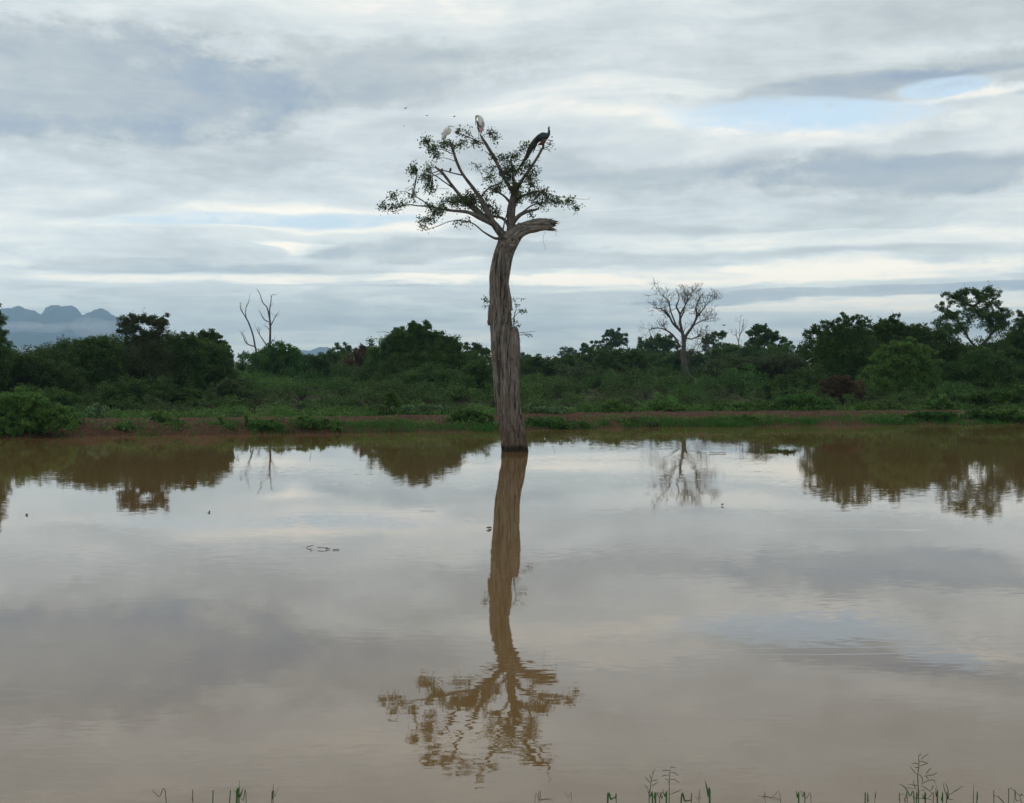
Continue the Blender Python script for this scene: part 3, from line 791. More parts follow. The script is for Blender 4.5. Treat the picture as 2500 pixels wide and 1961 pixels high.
fP = P(*cp(905, 830), TD) + (0, dP, 0); kP = dict(dy=dP)
train = [K((820, 520, 200), (700, 640, 190), (600, 780, 185), (520, 930, 160), (450, 1080, 125), (370, 1210, 95), (290, 1330, 70), (190, 1450, 20))]
train += [K((520, 950, 40, .02), (430, 1120, 44, -.03), (330, 1190, 34, -.04), (180, 1250, 10, -.05)), K((740, 720, 46, -.05), (690, 830, 40, -.05), (640, 950, 30, -.06), (615, 1000, 12, -.06)),
          K((560, 860, 50, -.08), (520, 1010, 40, -.1), (480, 1120, 22, -.1), (400, 1240, 10, -.1)), K((430, 1110, 40, .06), (360, 1250, 34, .06), (250, 1400, 10, .06))]
bird('peacock', fP, 'dark peacock with a long hanging train on the right-hand branch tip', 'peacock', [
    ('body', TEAL, [K((700, 660, 40), (780, 580, 170), (880, 520, 260), (970, 490, 250), (1040, 455, 190), (1085, 420, 120), (1106, 370, 84), (1108, 320, 66), (1102, 280, 52), (1100, 250, 50), (1106, 225, 52), (1112, 205, 30))], dict(kP, seg=20, thick=.8)),
    ('bill', BILLK, [K((1112, 225, 26), (1135, 232, 14), (1150, 240, 4))], kP),
    ('crest', TEAL, [K((1104, 210, 8), (1100, 190, 6), (1096, 172, 14)), K((1107, 208, 8), (1108, 188, 6), (1108, 168, 14)), K((1109, 208, 8), (1116, 190, 6), (1120, 172, 14))], dict(kP, seg=6)),
    ('back', BRONZE, [K((1010, 405, 30), (930, 410, 80), (840, 470, 120), (740, 560, 120), (660, 660, 60), (600, 740, 20))], dict(dy=dP - .05, thick=.9)),
    ('wing', RUFOUS, [K((1010, 590, 30), (950, 640, 130), (900, 700, 140), (840, 730, 80), (770, 750, 20)), K((980, 560, 20), (950, 600, 60), (910, 650, 40))], dict(dy=dP - .11, thick=.5)),
    ('train', BRONZE, train, dict(kP, thick=.55)),
    ('leg', LEGS, [K((930, 740, 60), (915, 790, 30), (905, 850, 20))], dict(dy=dP - .05, seg=8)),
    ('leg', LEGS, [K((960, 720, 60), (940, 790, 30), (915, 850, 20))], dict(dy=dP + .06, seg=8)),
])


def cb(x, y): return 1040 + x / 27.2, 390 + y / 27.2


def Bq(*pts): return [(*cb(a, b), wd / 27.2) for a, b, wd in pts]


lp = limb_path['bare_tip']; dB1 = lp[np.argmin(np.linalg.norm(lp[:, (0, 2)] - P(*cb(950, 700), TD)[[0, 2]], axis=1))][1] - TD
lq = limb_path['fork']; dB2 = lq[np.argmin(np.linalg.norm(lq[:, (0, 2)] - P(*c1(890, 665), TD)[[0, 2]], axis=1))][1] - TD - .02
bird('small_bird', P(*cb(950, 700), TD) + (0, dB1, 0), 'small black bird with raised bill perched near the bare branch tip', 'bird', [
    ('body', BLACK, [Bq((860, 740, 40), (900, 690, 90), (960, 600, 190), (1000, 540, 180), (1030, 480, 110), (1040, 440, 50))], dict(dy=dB1)),
    ('bill', BILLK, [Bq((1035, 450, 40), (1032, 420, 20), (1028, 395, 5))], dict(dy=dB1, seg=6)),
    ('leg', LEGS, [Bq((950, 660, 26), (945, 730, 20))], dict(dy=dB1, seg=6)), ('leg', LEGS, [Bq((985, 650, 26), (975, 750, 20))], dict(dy=dB1 + .02, seg=6))], 'small dark birds in the tree')
bird('small_bird', P(*cb(1610, 960), TD) + (0, dB2, 0), 'small dark bird with level bill perched on the thin left branch', 'bird', [
    ('body', BLACK, [Bq((1590, 960, 40), (1600, 880, 80), (1640, 780, 150), (1655, 710, 150), (1660, 670, 100), (1690, 655, 60))], dict(dy=dB2)),
    ('bill', BILLK, [Bq((1690, 655, 50), (1730, 645, 26), (1755, 640, 5))], dict(dy=dB2, seg=6)),
    ('leg', LEGS, [Bq((1620, 860, 26), (1610, 960, 20))], dict(dy=dB2, seg=6)), ('leg', LEGS, [Bq((1650, 850, 26), (1640, 965, 20))], dict(dy=dB2 + .02, seg=6))], 'small dark birds in the tree')


def flying(x, y, D, span, yaw, label):
    c0 = P(x, y, D); o = empty('flying_bird', c0, label, 'bird', 'birds in flight')
    b = MB(c0); tube(b, c0 + np.array([(-.5, 0, 0), (-.3, 0, .01), (0, 0, .02), (.25, 0, .03), (.38, 0, .03)]) * span * .5, np.array([.02, .05, .08, .05, .01]) * span, 8); b.build('body', BLACK, o)
    for sd in (-1, 1):
        b = MB(c0); pts = [c0 + np.array((0.02, 0, .02)) * span, c0 + np.array((.05, sd * .25, .14)) * span, c0 + np.array((-.06, sd * .5, .10)) * span]
        tube(b, catmull(pts, 4), np.linspace(.015, .005, 9) * span, 8, rz=np.interp(np.linspace(0, 1, 9), [0, .5, 1], [.11, .09, .01]) * span)
        b.build('wing', BLACK, o)
    o.rotation_euler = (0, 0, yaw)


flying(990, 265, 90, .34, .9, 'tiny bird flying highest, upper left of the tree')
flying(1042, 283, 95, .30, 1.2, 'tiny bird flying left of the tree top, middle of three')
flying(1109, 285, 95, .34, .6, 'tiny bird flying just above the white egret')
flying(986, 308, 110, .26, 1.1, 'faint tiny bird flying lowest, left of the tree top')
flying(1767, 795, 150, .75, .7, 'dark bird flying low above the far trees at right')

# ------------------------------------------------------------------ background trees


def add_crown(fb, lobes, D, rng, leaf=1.9, dens=1.0, flat=.7, spread=.3, spiky=0.0, depth=.8):
    s_ = D / F; L = leaf * 2.44 * s_
    lobes = list(lobes); extra = []
    for i0, (x, y, rx, ry) in enumerate(lobes):        # knit neighbouring lobes together
        near = sorted(range(len(lobes)), key=lambda q: (lobes[q][0] - x) ** 2 + (1.5 * (lobes[q][1] - y)) ** 2)[1:3]
        for q in near:
            x2, y2, rx2, ry2 = lobes[q]; f_ = rng.uniform(.3, .7)
            extra.append((x + (x2 - x) * f_, y + (y2 - y) * f_ + 2, (rx + rx2) * .46, (ry + ry2) * .48))
    for (x, y, rx, ry) in lobes + extra:
        a, b = rx * s_, ry * s_; dep = depth * (a + b) / 2
        cen = P(x, y, D + rng.normal() * .25 * dep)
        area = math.pi * rx * ry * .168
        nc = max(5, int(area / 26 * 1.1))
        u = rng.normal(size=(nc, 3)); u /= np.linalg.norm(u, axis=1, keepdims=True); u *= (rng.uniform(.05, 1, nc) ** .45 * rng.choice([1, 1, 1.0, 1.22], nc))[:, None]
        cc = cen + u * (a, dep, b)
        cr = spread * math.sqrt(a * b) * rng.uniform(.5, 1.15, nc) + .10 * s_ * 10
        nl = np.maximum(6, (dens * 62 * (cr / cr.mean()) ** 2).astype(int))
        idx = np.repeat(np.arange(nc), nl)
        v = rng.normal(size=(len(idx), 3)); v /= np.linalg.norm(v, axis=1, keepdims=True); v *= (rng.uniform(0, 1, len(idx)) ** .5)[:, None]
        pos = cc[idx] + v * cr[idx][:, None] * (1, 1, flat)
        leaf_quads(fb, pos, rng, L, .55, .15, .6)
        if spiky:
            for kk in range(max(1, int(spiky * nc))):
                ci = rng.integers(nc)
                if u[ci, 2] < .05: continue
                d = np.array((rng.normal() * .8, rng.normal() * .3, rng.uniform(.3, 1.2))); d /= np.linalg.norm(d)
                ln = rng.uniform(.5, 1.6) * cr.mean() * 1.4; nn = 9
                sp = cc[ci] + d * np.linspace(0, ln + cr[ci], nn)[:, None] + rng.normal(size=(nn, 3)) * L * .2
                leaf_quads(fb, sp, rng, L * .8, .5, .0)


def place_tree(name, label, cat, D, lobes, kind='dark', seed=1, leaf=1.9, dens=1.0, flat=.7, spread=.3, spiky=.0, group=None, trunk_px=None, tw=.12, bark=BARK, depth=.8, limbs=True):
    rng = np.random.default_rng(seed + 100)
    xs = np.array([l[0] for l in lobes]); wts = np.array([l[2] * l[3] for l in lobes])
    tx = trunk_px if trunk_px is not None else (xs * wts).sum() / wts.sum()
    gx = (tx - 1250) / F * D; gz = float(ground_z(gx, D)); root = np.array((gx, D, gz))
    o = empty(name, root, label, cat, group)
    fb = MB(root); add_crown(fb, lobes, D, rng, leaf, dens, flat, spread, spiky, depth)
    mb = MB(root)
    cents = np.array([P(x, y, D) for x, y, *_ in lobes])
    topz = cents[:, 2].max(); fork = root + (rng.normal() * .1, 0, max(.3, (topz - gz) * .45))
    fork[0] += ((xs.mean() - tx) / F * D) * .3
    tube(mb, catmull([root - (0, 0, .25), (root + fork) / 2 + (rng.normal() * .12, 0, 0), fork], 5), np.linspace(tw, tw * .65, 11), 8)
    if limbs:
        nodes = [fork]; par = [-1]; kids = [0]; order = np.argsort(np.linalg.norm(cents - fork, axis=1))
        for q in order:
            cst = [np.linalg.norm(cents[q] - nd) + .35 * np.linalg.norm(nd - fork) + (4 if nd[2] > cents[q][2] + .4 else 0) for nd in nodes]
            pi = int(np.argmin(cst)); nodes.append(cents[q] + rng.normal(size=3) * .12); par.append(pi); kids.append(1)
            while pi >= 0: kids[pi] += 1; pi = par[pi]
        for q in range(1, len(nodes)):
            st_, cpt = nodes[par[q]], nodes[q]; r0 = tw * .26 * min(2.2, kids[q] ** .5)
            md = (st_ + cpt) / 2 + np.array((rng.normal() * .2, rng.normal() * .2, rng.normal() * .12 - .08 * abs(cpt[0] - st_[0])))
            tube(mb, catmull([st_, md, cpt + (0, 0, .1)], 4), np.linspace(r0, max(r0 * .45, .015), 9), 6)
            for kk in range(4):
                e = cpt + rng.normal(size=3) * .5 * np.array((1, .6, .8)) * lobes[0][2] / F * D
                tube(mb, catmull([md if kk < 2 else cpt, (md + e) / 2 + rng.normal(size=3) * .1, e], 3), np.linspace(tw * .13, .01, 7), 4)
    mb.build('trunk', bark, o); fb.build('crown', LEAF[kind], o, False)
    return o


BG = [
    ('tree', 'dark leafy tree cut off by the left edge of the picture', 'tree', 95, [(-14, 790, 26, 42), (-8, 845, 30, 40), (-30, 752, 22, 25), (-20, 900, 50, 50)], dict(kind='dark', seed=1, dens=1.3)),
    ('shrub', 'low dark thicket at far left below the misty mountains', 'shrub', 98, [(60, 900, 60, 38), (25, 905, 50, 40), (120, 915, 60, 40), (60, 955, 80, 50), (140, 960, 80, 50), (20, 980, 60, 40)], dict(kind='dark', seed=2, dens=1.2, spiky=.08)),
    ('tree', 'spindly dark tree left of the flat-topped tree', 'tree', 104, [(195, 850, 45, 22), (230, 838, 30, 14), (262, 850, 40, 28), (200, 890, 60, 45), (260, 900, 60, 50), (225, 950, 90, 55)], dict(kind='dark', seed=3, spiky=.16, dens=1.1)),
    ('tree', 'tallest flat-topped tree in the left thicket', 'tree', 106, [(300, 785, 20, 14), (325, 776, 24, 13), (352, 774, 22, 12), (402, 778, 17, 14), (380, 790, 26, 14), (335, 802, 34, 14), (300, 815, 18, 12), (385, 812, 30, 13), (345, 830, 44, 16), (330, 868, 60, 30), (380, 860, 36, 28), (350, 920, 80, 60)],
     dict(kind='olive', seed=4, dens=1.0, spread=.46, spiky=.05, trunk_px=378, tw=.17)),
    ('tree', 'dark tree with a ragged top right of the flat-topped tree', 'tree', 108, [(435, 832, 30, 20), (465, 838, 34, 24), (450, 870, 50, 34), (430, 920, 70, 60), (480, 900, 40, 50)], dict(kind='dark', seed=5, spiky=.1, dens=1.1)),
    ('tree', 'rounded darker tree at the right end of the left thicket', 'tree', 118, [(495, 822, 22, 16), (518, 825, 26, 20), (545, 845, 18, 16), (505, 850, 34, 26), (540, 872, 30, 24), (520, 905, 50, 45)], dict(kind='dark', seed=6, dens=1.4)),
    ('tree', 'bushy tree under the forked dead snag', 'tree', 165, [(680, 852, 40, 20), (650, 865, 34, 22), (706, 862, 26, 20), (675, 890, 60, 32), (725, 885, 30, 24), (620, 890, 30, 24)], dict(kind='mid', seed=7, spiky=.05, dens=1.2)),
    ('tree', 'small blue-green tree rising behind the low scrub', 'tree', 260, [(838, 846, 20, 10), (828, 858, 30, 12), (848, 866, 26, 14)], dict(kind='dark', seed=9, dens=1.1, leaf=1.8)),
    ('shrub', 'reddish spiky shrub left of the big rounded tree', 'shrub', 150, [(885, 846, 8, 16), (900, 862, 30, 16), (870, 872, 36, 20), (930, 860, 16, 22), (910, 892, 60, 36)], dict(kind='dry', seed=10, dens=.8, spiky=.25)),
    ('tree', 'big dense rounded tree left of the old trunk', 'tree', 136, [(1012, 797, 30, 17), (1040, 804, 20, 22), (958, 820, 26, 17), (985, 815, 24, 18), (1000, 838, 56, 30), (1078, 828, 24, 18), (1085, 848, 38, 24), (1116, 850, 18, 20), (955, 850, 30, 24), (1045, 880, 80, 44), (990, 900, 70, 44), (1110, 890, 34, 40), (1040, 930, 100, 44)],
     dict(kind='mid', seed=11, dens=1.9, tw=.3)),
    ('tree', 'dark tree partly hidden by the left side of the old trunk', 'tree', 215, [(1162, 845, 24, 12), (1148, 856, 22, 12), (1178, 858, 24, 14), (1165, 875, 40, 20)], dict(kind='dark', seed=12, dens=1.4, leaf=1.9)),
    ('tree', 'hazy rounded tree just right of the old trunk', 'tree', 380, [(1278, 868, 20, 12), (1292, 878, 16, 12), (1270, 882, 30, 14)], dict(kind='dark', seed=13, dens=1.3, leaf=1.6)),
    ('tree', 'airy pale tree in the distance with thin see-through crown', 'tree', 420, [(1385, 850, 18, 6), (1405, 858, 18, 7), (1372, 862, 16, 7), (1395, 868, 24, 7)], dict(kind='olive', seed=14, dens=.55, leaf=1.4, trunk_px=1391, tw=.2)),
    ('tree', 'small dark tree right of the airy distant tree', 'tree', 260, [(1422, 842, 12, 8), (1440, 852, 16, 10), (1428, 868, 20, 14)], dict(kind='dark', seed=15, dens=1.1, leaf=1.8)),
    ('tree', 'hazy tree with a domed top between trunk and bare tree', 'tree', 360, [(1484, 812, 12, 7), (1500, 810, 18, 8), (1520, 822, 16, 9), (1495, 830, 30, 12), (1460, 838, 18, 10), (1515, 845, 26, 16), (1480, 855, 40, 14)], dict(kind='dark', seed=16, dens=1.3, leaf=1.6, tw=.3)),
    ('tree', 'large rounded dark tree behind the left of the bare tree', 'tree', 230, [(1620, 828, 30, 12), (1600, 840, 40, 16), (1570, 836, 18, 8), (1640, 845, 24, 18), (1605, 865, 60, 24), (1560, 868, 30, 20)], dict(kind='dark', seed=18, dens=1.4, leaf=1.9, tw=.25)),
    ('tree', 'see-through dark tree just right of the bare tree', 'tree', 260, [(1735, 818, 16, 9), (1765, 812, 10, 9), (1722, 832, 16, 10), (1752, 838, 26, 12), (1785, 845, 18, 10), (1745, 858, 36, 14)], dict(kind='dark', seed=19, dens=.8, leaf=1.8, tw=.22)),
    ('tree', 'umbrella-shaped dark tree between bare tree and right thicket', 'tree', 210, [(1850, 800, 18, 10), (1866, 806, 26, 12), (1835, 820, 22, 12), (1890, 822, 32, 14), (1922, 836, 16, 10), (1868, 834, 40, 14), (1840, 850, 40, 18), (1900, 850, 22, 10)], dict(kind='dark', seed=20, dens=1.3, leaf=1.9, trunk_px=1862, tw=.3)),
    ('tree', 'hazy low tree in the gap left of the right thicket', 'tree', 330, [(1955, 845, 22, 10), (1965, 858, 26, 12)], dict(kind='dark', seed=21, dens=1.3, leaf=1.7)),
    ('tree', 'feathery spreading tree forming the left of the right thicket', 'tree', 114, [(1975, 815, 14, 10), (1998, 800, 20, 13), (2025, 788, 22, 12), (2065, 776, 22, 12), (2052, 795, 26, 14), (2095, 780, 22, 13), (2030, 815, 34, 18), (2110, 800, 30, 18), (2075, 825, 50, 20), (2030, 850, 50, 28), (2100, 860, 70, 34), (2040, 910, 60, 50)],
     dict(kind='dark', seed=22, dens=.85, spiky=.22, spread=.34)),
    ('tree', 'feathery tree with two raised sprays right of the spreading tree', 'tree', 118, [(2155, 788, 22, 12), (2188, 776, 16, 12), (2140, 805, 30, 14), (2180, 800, 34, 16), (2220, 806, 22, 12), (2250, 798, 22, 10), (2190, 830, 60, 24), (2250, 835, 40, 26), (2220, 880, 80, 50)], dict(kind='dark', seed=23, dens=.85, spiky=.22, spread=.34)),
    ('tree', 'tallest feathery tree with visible limbs in the right thicket', 'tree', 144, [(2318, 722, 20, 9), (2355, 712, 22, 8), (2385, 712, 20, 8), (2425, 708, 24, 9), (2345, 732, 30, 11), (2400, 728, 40, 11), (2300, 752, 20, 9), (2370, 752, 40, 12), (2430, 748, 30, 12), (2330, 770, 30, 11), (2296, 785, 26, 12), (2400, 775, 46, 12), (2450, 775, 30, 14), (2350, 800, 44, 13), (2300, 815, 30, 14), (2430, 805, 36, 14)],
     dict(kind='dark', seed=24, dens=.9, spread=.48, spiky=.1, trunk_px=2398, tw=.34, leaf=1.9)),
    ('tree', 'dark tree cut off by the right edge of the picture', 'tree', 128, [(2500, 765, 22, 22), (2515, 800, 40, 30), (2480, 820, 22, 16), (2495, 850, 44, 34), (2470, 890, 60, 50)], dict(kind='dark', seed=25, dens=1.1, spiky=.08)),
    ('shrub', 'lighter green bush in front of the right thicket', 'shrub', 103, [(2180, 850, 34, 16), (2220, 838, 30, 14), (2150, 872, 34, 18), (2245, 866, 34, 20), (2200, 885, 60, 26), (2270, 900, 30, 26), (2150, 920, 50, 34), (2220, 935, 70, 34)], dict(kind='bright', seed=26, dens=.9, spread=.34, spiky=.06)),
    ('shrub', 'brown half-dry bush beside the lighter green bush', 'shrub', 98, [(2050, 930, 26, 18), (2075, 950, 34, 26), (2040, 968, 34, 24), (2085, 975, 40, 20), (2015, 940, 16, 16)], dict(kind='dry', seed=27, dens=.75, spiky=.1)),
    ('shrub', 'yellow-green shrub at the foot of the tallest right tree', 'shrub', 122, [(2320, 845, 30, 20), (2345, 865, 30, 24), (2310, 880, 34, 26)], dict(kind='mid', seed=28, dens=1.1)),
    ('tree', 'broad dark thicket tree under the tallest right tree', 'tree', 118, [(2350, 910, 60, 40), (2400, 890, 50, 40), (2440, 920, 60, 46), (2380, 950, 90, 40), (2300, 940, 50, 44)], dict(kind='dark', seed=29, dens=1.3)),
    ('shrub', 'low dark shrub at the front of the far left thicket', 'shrub', 92, [(90, 975, 80, 34), (170, 985, 60, 26)], dict(kind='dark', seed=31, dens=1.3)),
    ('shrub', 'wide dark shrub below the flat-topped tree', 'shrub', 95, [(300, 965, 70, 38), (380, 960, 60, 40), (330, 990, 90, 24)], dict(kind='dark', seed=32, dens=1.3)),
    ('shrub', 'dark shrub in shade below the ragged left tree', 'shrub', 96, [(440, 970, 60, 36), (480, 985, 60, 26)], dict(kind='dark', seed=33, dens=1.3)),
    ('shrub', 'grey-green shrub with pale twigs right of the left thicket', 'shrub', 100, [(545, 955, 40, 28), (580, 965, 40, 24), (530, 985, 50, 22), (570, 930, 24, 12)], dict(kind='olive', seed=34, dens=1.0, spiky=.1)),
    ('shrub', 'dark bush in front of the big rounded tree', 'shrub', 116, [(1060, 930, 80, 40), (1000, 955, 80, 34), (1110, 960, 60, 34)], dict(kind='dark', seed=35, dens=1.3)),
    ('tree', 'dark bush touching the left side of the old trunk', 'shrub', 128, [(1170, 905, 40, 30), (1185, 945, 40, 34), (1140, 930, 30, 40)], dict(kind='mid', seed=36, dens=1.3)),
    ('tree', 'twiggy broad bush behind the bare tree trunk', 'shrub', 150, [(1800, 890, 70, 26), (1850, 905, 60, 30), (1750, 905, 60, 24), (1900, 890, 50, 30), (1960, 900, 40, 36)], dict(kind='olive', seed=37, dens=1.1, spiky=.06)),
    ('shrub', 'dark bush beside the left foot of the spreading right tree', 'shrub', 112, [(1930, 945, 50, 34), (1980, 930, 40, 40), (1890, 965, 50, 26)], dict(kind='dark', seed=38, dens=1.2)),
]
BG += [
    ('shrub', 'broad dark mass of the left thicket behind the spindly tree', 'shrub', 109, [(60, 905, 90, 48), (170, 882, 85, 52), (270, 870, 85, 54), (120, 960, 130, 50), (250, 950, 120, 60)], dict(kind='dark', seed=81, dens=1.6)),
    ('shrub', 'broad dark mass of the left thicket behind the ragged tree', 'shrub', 111, [(390, 868, 75, 52), (460, 872, 75, 50), (530, 885, 55, 48), (400, 950, 100, 50), (500, 950, 80, 44)], dict(kind='dark', seed=82, dens=1.6)),
    ('shrub', 'dark green skirt of foliage under the big rounded tree', 'shrub', 139, [(955, 868, 60, 40), (1020, 850, 80, 46), (1090, 868, 60, 40), (1000, 935, 120, 40), (1120, 935, 60, 36)], dict(kind='mid', seed=83, dens=1.6)),
    ('shrub', 'dense green mass filling the middle of the right thicket', 'shrub', 121, [(2010, 848, 62, 40), (2080, 838, 72, 40), (2160, 832, 72, 40), (2240, 838, 64, 42), (2300, 848, 55, 40), (2120, 910, 150, 50), (2280, 915, 90, 50)], dict(kind='dark', seed=84, dens=1.6)),
    ('shrub', 'dense dark mass filling the right end of the thicket', 'shrub', 131, [(2380, 875, 60, 34), (2450, 860, 60, 44), (2500, 880, 50, 50), (2420, 930, 110, 46)], dict(kind='dark', seed=85, dens=1.6)),
    ('shrub', 'low green thicket between forked snag and big rounded tree', 'shrub', 168, [(760, 885, 50, 22), (800, 877, 40, 20), (840, 880, 40, 22), (720, 893, 60, 26), (610, 882, 40, 26), (780, 905, 90, 22)], dict(kind='mid', seed=86, dens=1.4, spiky=.05)),
    ('shrub', 'low dark thicket between the old trunk and the bare tree', 'shrub', 170, [(1290, 892, 40, 20), (1340, 884, 50, 18), (1410, 878, 50, 20), (1480, 872, 50, 22), (1550, 872, 50, 24), (1380, 905, 90, 18), (1500, 900, 90, 20)], dict(kind='dark', seed=87, dens=1.5)),
    ('shrub', 'low dark thicket between the bare tree and the umbrella-shaped tree', 'shrub', 197, [(1640, 875, 50, 22), (1700, 872, 40, 20), (1770, 866, 50, 22), (1840, 866, 60, 26), (1920, 868, 50, 26), (1680, 900, 80, 20), (1800, 898, 90, 22)], dict(kind='dark', seed=88, dens=1.5)),
]
for nm, lab, cat, D, lobes, kw in BG:
    if D > 180 and cat == 'tree':
        xs_ = [q[0] for q in lobes]; ym = max(q[1] for q in lobes); hw = (max(xs_) - min(xs_)) / 2 + 16
        lobes = lobes + [(min(xs_) + hw * .4, ym + 14, hw * .6, 15), (max(xs_) - hw * .4, ym + 14, hw * .6, 15), (sum(xs_) / len(xs_), ym + 30, hw * .9, 18)]
    place_tree(nm, lab, cat, D, lobes, **kw)

# bare trees


def bare_tree(label, D, px_lines, rootpx, seed, twig_n, twig_len, bark=BARK, lean_up=.5, sub=2):
    rng = np.random.default_rng(seed); s_ = D / F
    gx = (rootpx - 1250) / F * D; root = np.array((gx, D, float(ground_z(gx, D))))
    o = empty('bare_tree', root, label, 'tree', 'leafless trees'); first = True
    for ln in px_lines:
        mb = MB(root)
        q = np.array([P(x, y, D) for x, y, _ in ln])
        if not first: q[:, 1] += np.linspace(0, rng.normal() * 8 * s_ * 3, len(q))
        cc = catmull(np.hstack([q, np.array([[wd * .40 * s_] for *_, wd in ln])]), 6)
        tube(mb, cc[:, :3], np.maximum(cc[:, 3], .02), 8)
        def grow(path, rad, n, ln_, lev):
            for kk in range(n):
                i0 = rng.integers(len(path) // 3, len(path)); st_ = path[i0]
                tg = path[min(i0 + 1, len(path) - 1)] - path[max(i0 - 1, 0)]; tg = tg / (np.linalg.norm(tg) + 1e-9)
                d = tg * .7 + rng.normal(size=3) * (.75, .6, .45) + (0, 0, lean_up * .3); d /= np.linalg.norm(d)
                L = ln_ * rng.uniform(.5, 1.2); pts = [st_]; dd = d
                for sg in range(4):
                    dd = dd + rng.normal(size=3) * .3 + (0, 0, .08 * lean_up); dd /= np.linalg.norm(dd); pts.append(pts[-1] + dd * L / 4)
                c_ = catmull(pts, 2); r0 = min(rad[i0] * .55, .05 if lev else .08)
                tube(mb, c_, np.linspace(max(r0 * .8, .018), .008, len(c_)), 5)
                if lev < sub: grow(c_, np.full(len(c_), r0), max(2, n // 3), ln_ * .55, lev + 1)
        if twig_n: grow(cc[:, :3], cc[:, 3], twig_n if not first else twig_n // 2, twig_len, 0)
        mb.build('trunk' if first else 'branch', bark, o); first = False


def c4(*p): return [(560 + x / 3.203, 660 + y / 3.203, wd / 3.203) for x, y, wd in p]
def c5(*p): return [(1220 + x / 3.403, 660 + y / 3.403, wd / 3.403) for x, y, wd in p]


bare_tree('left-leaning half of the dead snag, thin forked bare stems', 200, [c4((212, 760, 20), (210, 640, 18), (200, 590, 16), (185, 510, 15), (150, 410, 14), (110, 340, 10), (88, 300, 8), (85, 250, 5)), c4((150, 410, 11), (132, 360, 9), (135, 300, 7), (155, 260, 6), (168, 225, 4)),
          c4((205, 600, 12), (140, 572, 9), (122, 520, 7), (108, 482, 4)), c4((140, 572, 7), (132, 520, 5), (128, 482, 3))], 628, 41, 2, 1.2, BARK_GREY, 1.0, 0)
bare_tree('upright half of the dead snag, tall grey forked stem', 205, [c4((330, 760, 28), (322, 640, 24), (318, 560, 22), (320, 470, 20), (318, 400, 17), (303, 320, 13), (290, 285, 10), (260, 250, 9), (240, 190, 7), (215, 145, 4)),
          c4((318, 400, 12), (318, 310, 11), (330, 260, 9), (342, 200, 6), (375, 198, 3)), c4((308, 405, 10), (270, 380, 8), (243, 320, 4)), c4((326, 430, 10), (345, 370, 8), (360, 325, 4)), c4((290, 585, 12), (240, 510, 8), (220, 470, 5), (216, 452, 3)), c4((238, 508, 6), (236, 440, 3)), c4((322, 480, 7), (295, 445, 5), (285, 440, 3)), c4((330, 570, 9), (352, 540, 5))],
          661, 42, 3, 1.2, BARK_GREY, 1.0, 0)
bare_tree('large leafless tree with a round network of twigs', 185, [
    c5((1560, 1010, 80), (1552, 900, 70), (1535, 780, 62), (1525, 690, 54), (1530, 600, 42), (1520, 530, 36), (1500, 440, 27), (1498, 370, 22), (1470, 300, 16), (1490, 230, 11), (1465, 150, 4)),
    c5((1535, 600, 34), (1550, 540, 30), (1605, 460, 25), (1635, 380, 20), (1630, 310, 15), (1660, 230, 10), (1700, 180, 4)),
    c5((1640, 385, 18), (1680, 340, 14), (1720, 290, 10), (1755, 255, 4)), c5((1515, 520, 26), (1440, 440, 22), (1405, 370, 17), (1340, 320, 12), (1270, 310, 4)),
    c5((1500, 640, 26), (1450, 555, 20), (1380, 500, 15), (1300, 480, 10), (1240, 500, 7), (1265, 580, 4)), c5((1470, 470, 20), (1420, 340, 14), (1400, 250, 10), (1340, 210, 4)),
    c5((1498, 370, 18), (1560, 260, 12), (1575, 190, 5)), c5((1540, 690, 22), (1600, 680, 12), (1690, 675, 5)), c5((1535, 560, 16), (1600, 570, 10), (1670, 540, 4)),
    c5((1605, 460, 14), (1660, 430, 9), (1710, 410, 4)), c5((1495, 420, 14), (1530, 330, 9), (1540, 260, 4)), c5((1590, 1000, 30), (1580, 860, 26), (1560, 760, 18), (1545, 700, 10))],
    1678, 43, 13, 1.75, BARK_GREY, .9, 2)
bare_tree('small leafless sapling tops poking above the umbrella-shaped tree', 240, [c5((1985, 760, 14), (1985, 620, 11), (1990, 560, 9), (2010, 500, 6), (2030, 400, 3)), c5((1985, 600, 8), (1960, 540, 6), (1950, 490, 3)), c5((1992, 555, 6), (1995, 480, 4), (2000, 420, 2)), c5((2010, 520, 6), (2035, 470, 3))],
          1803, 44, 4, 1.5, BARK_GREY, 1.0, 1)

# scrub filling the plain between the bank and the trees
rng = np.random.default_rng(77)


def proto_bush(seed, h, wd, kind, leaf):
    r = np.random.default_rng(seed); fb = MB(); mb = MB()
    n = int(10 + wd * h * 2)
    for q in range(n):
        a = r.uniform(0, 6.28); rr = wd / 2 * r.uniform(0, 1) ** .5
        zt = h * (1 - .55 * (rr / (wd / 2)) ** 2) * r.uniform(.35, 1.0)
        cen = np.array((math.cos(a) * rr, math.sin(a) * rr, zt)); cr = r.uniform(.16, .30) * h ** .7
        m_ = int(70 * cr * cr / (leaf * leaf) * .09) + 18
        v = r.normal(size=(m_, 3)); v /= np.linalg.norm(v, axis=1, keepdims=True); v *= (r.uniform(0, 1, m_) ** .5)[:, None]
        leaf_quads(fb, cen + v * cr * (1.2, 1.2, .75), r, leaf, .55, .1, .6)
        tube(mb, catmull([(0, 0, -.1), cen * (.4, .4, .55), cen], 3), np.linspace(.03, .01, 7), 4)
    return fb, mb


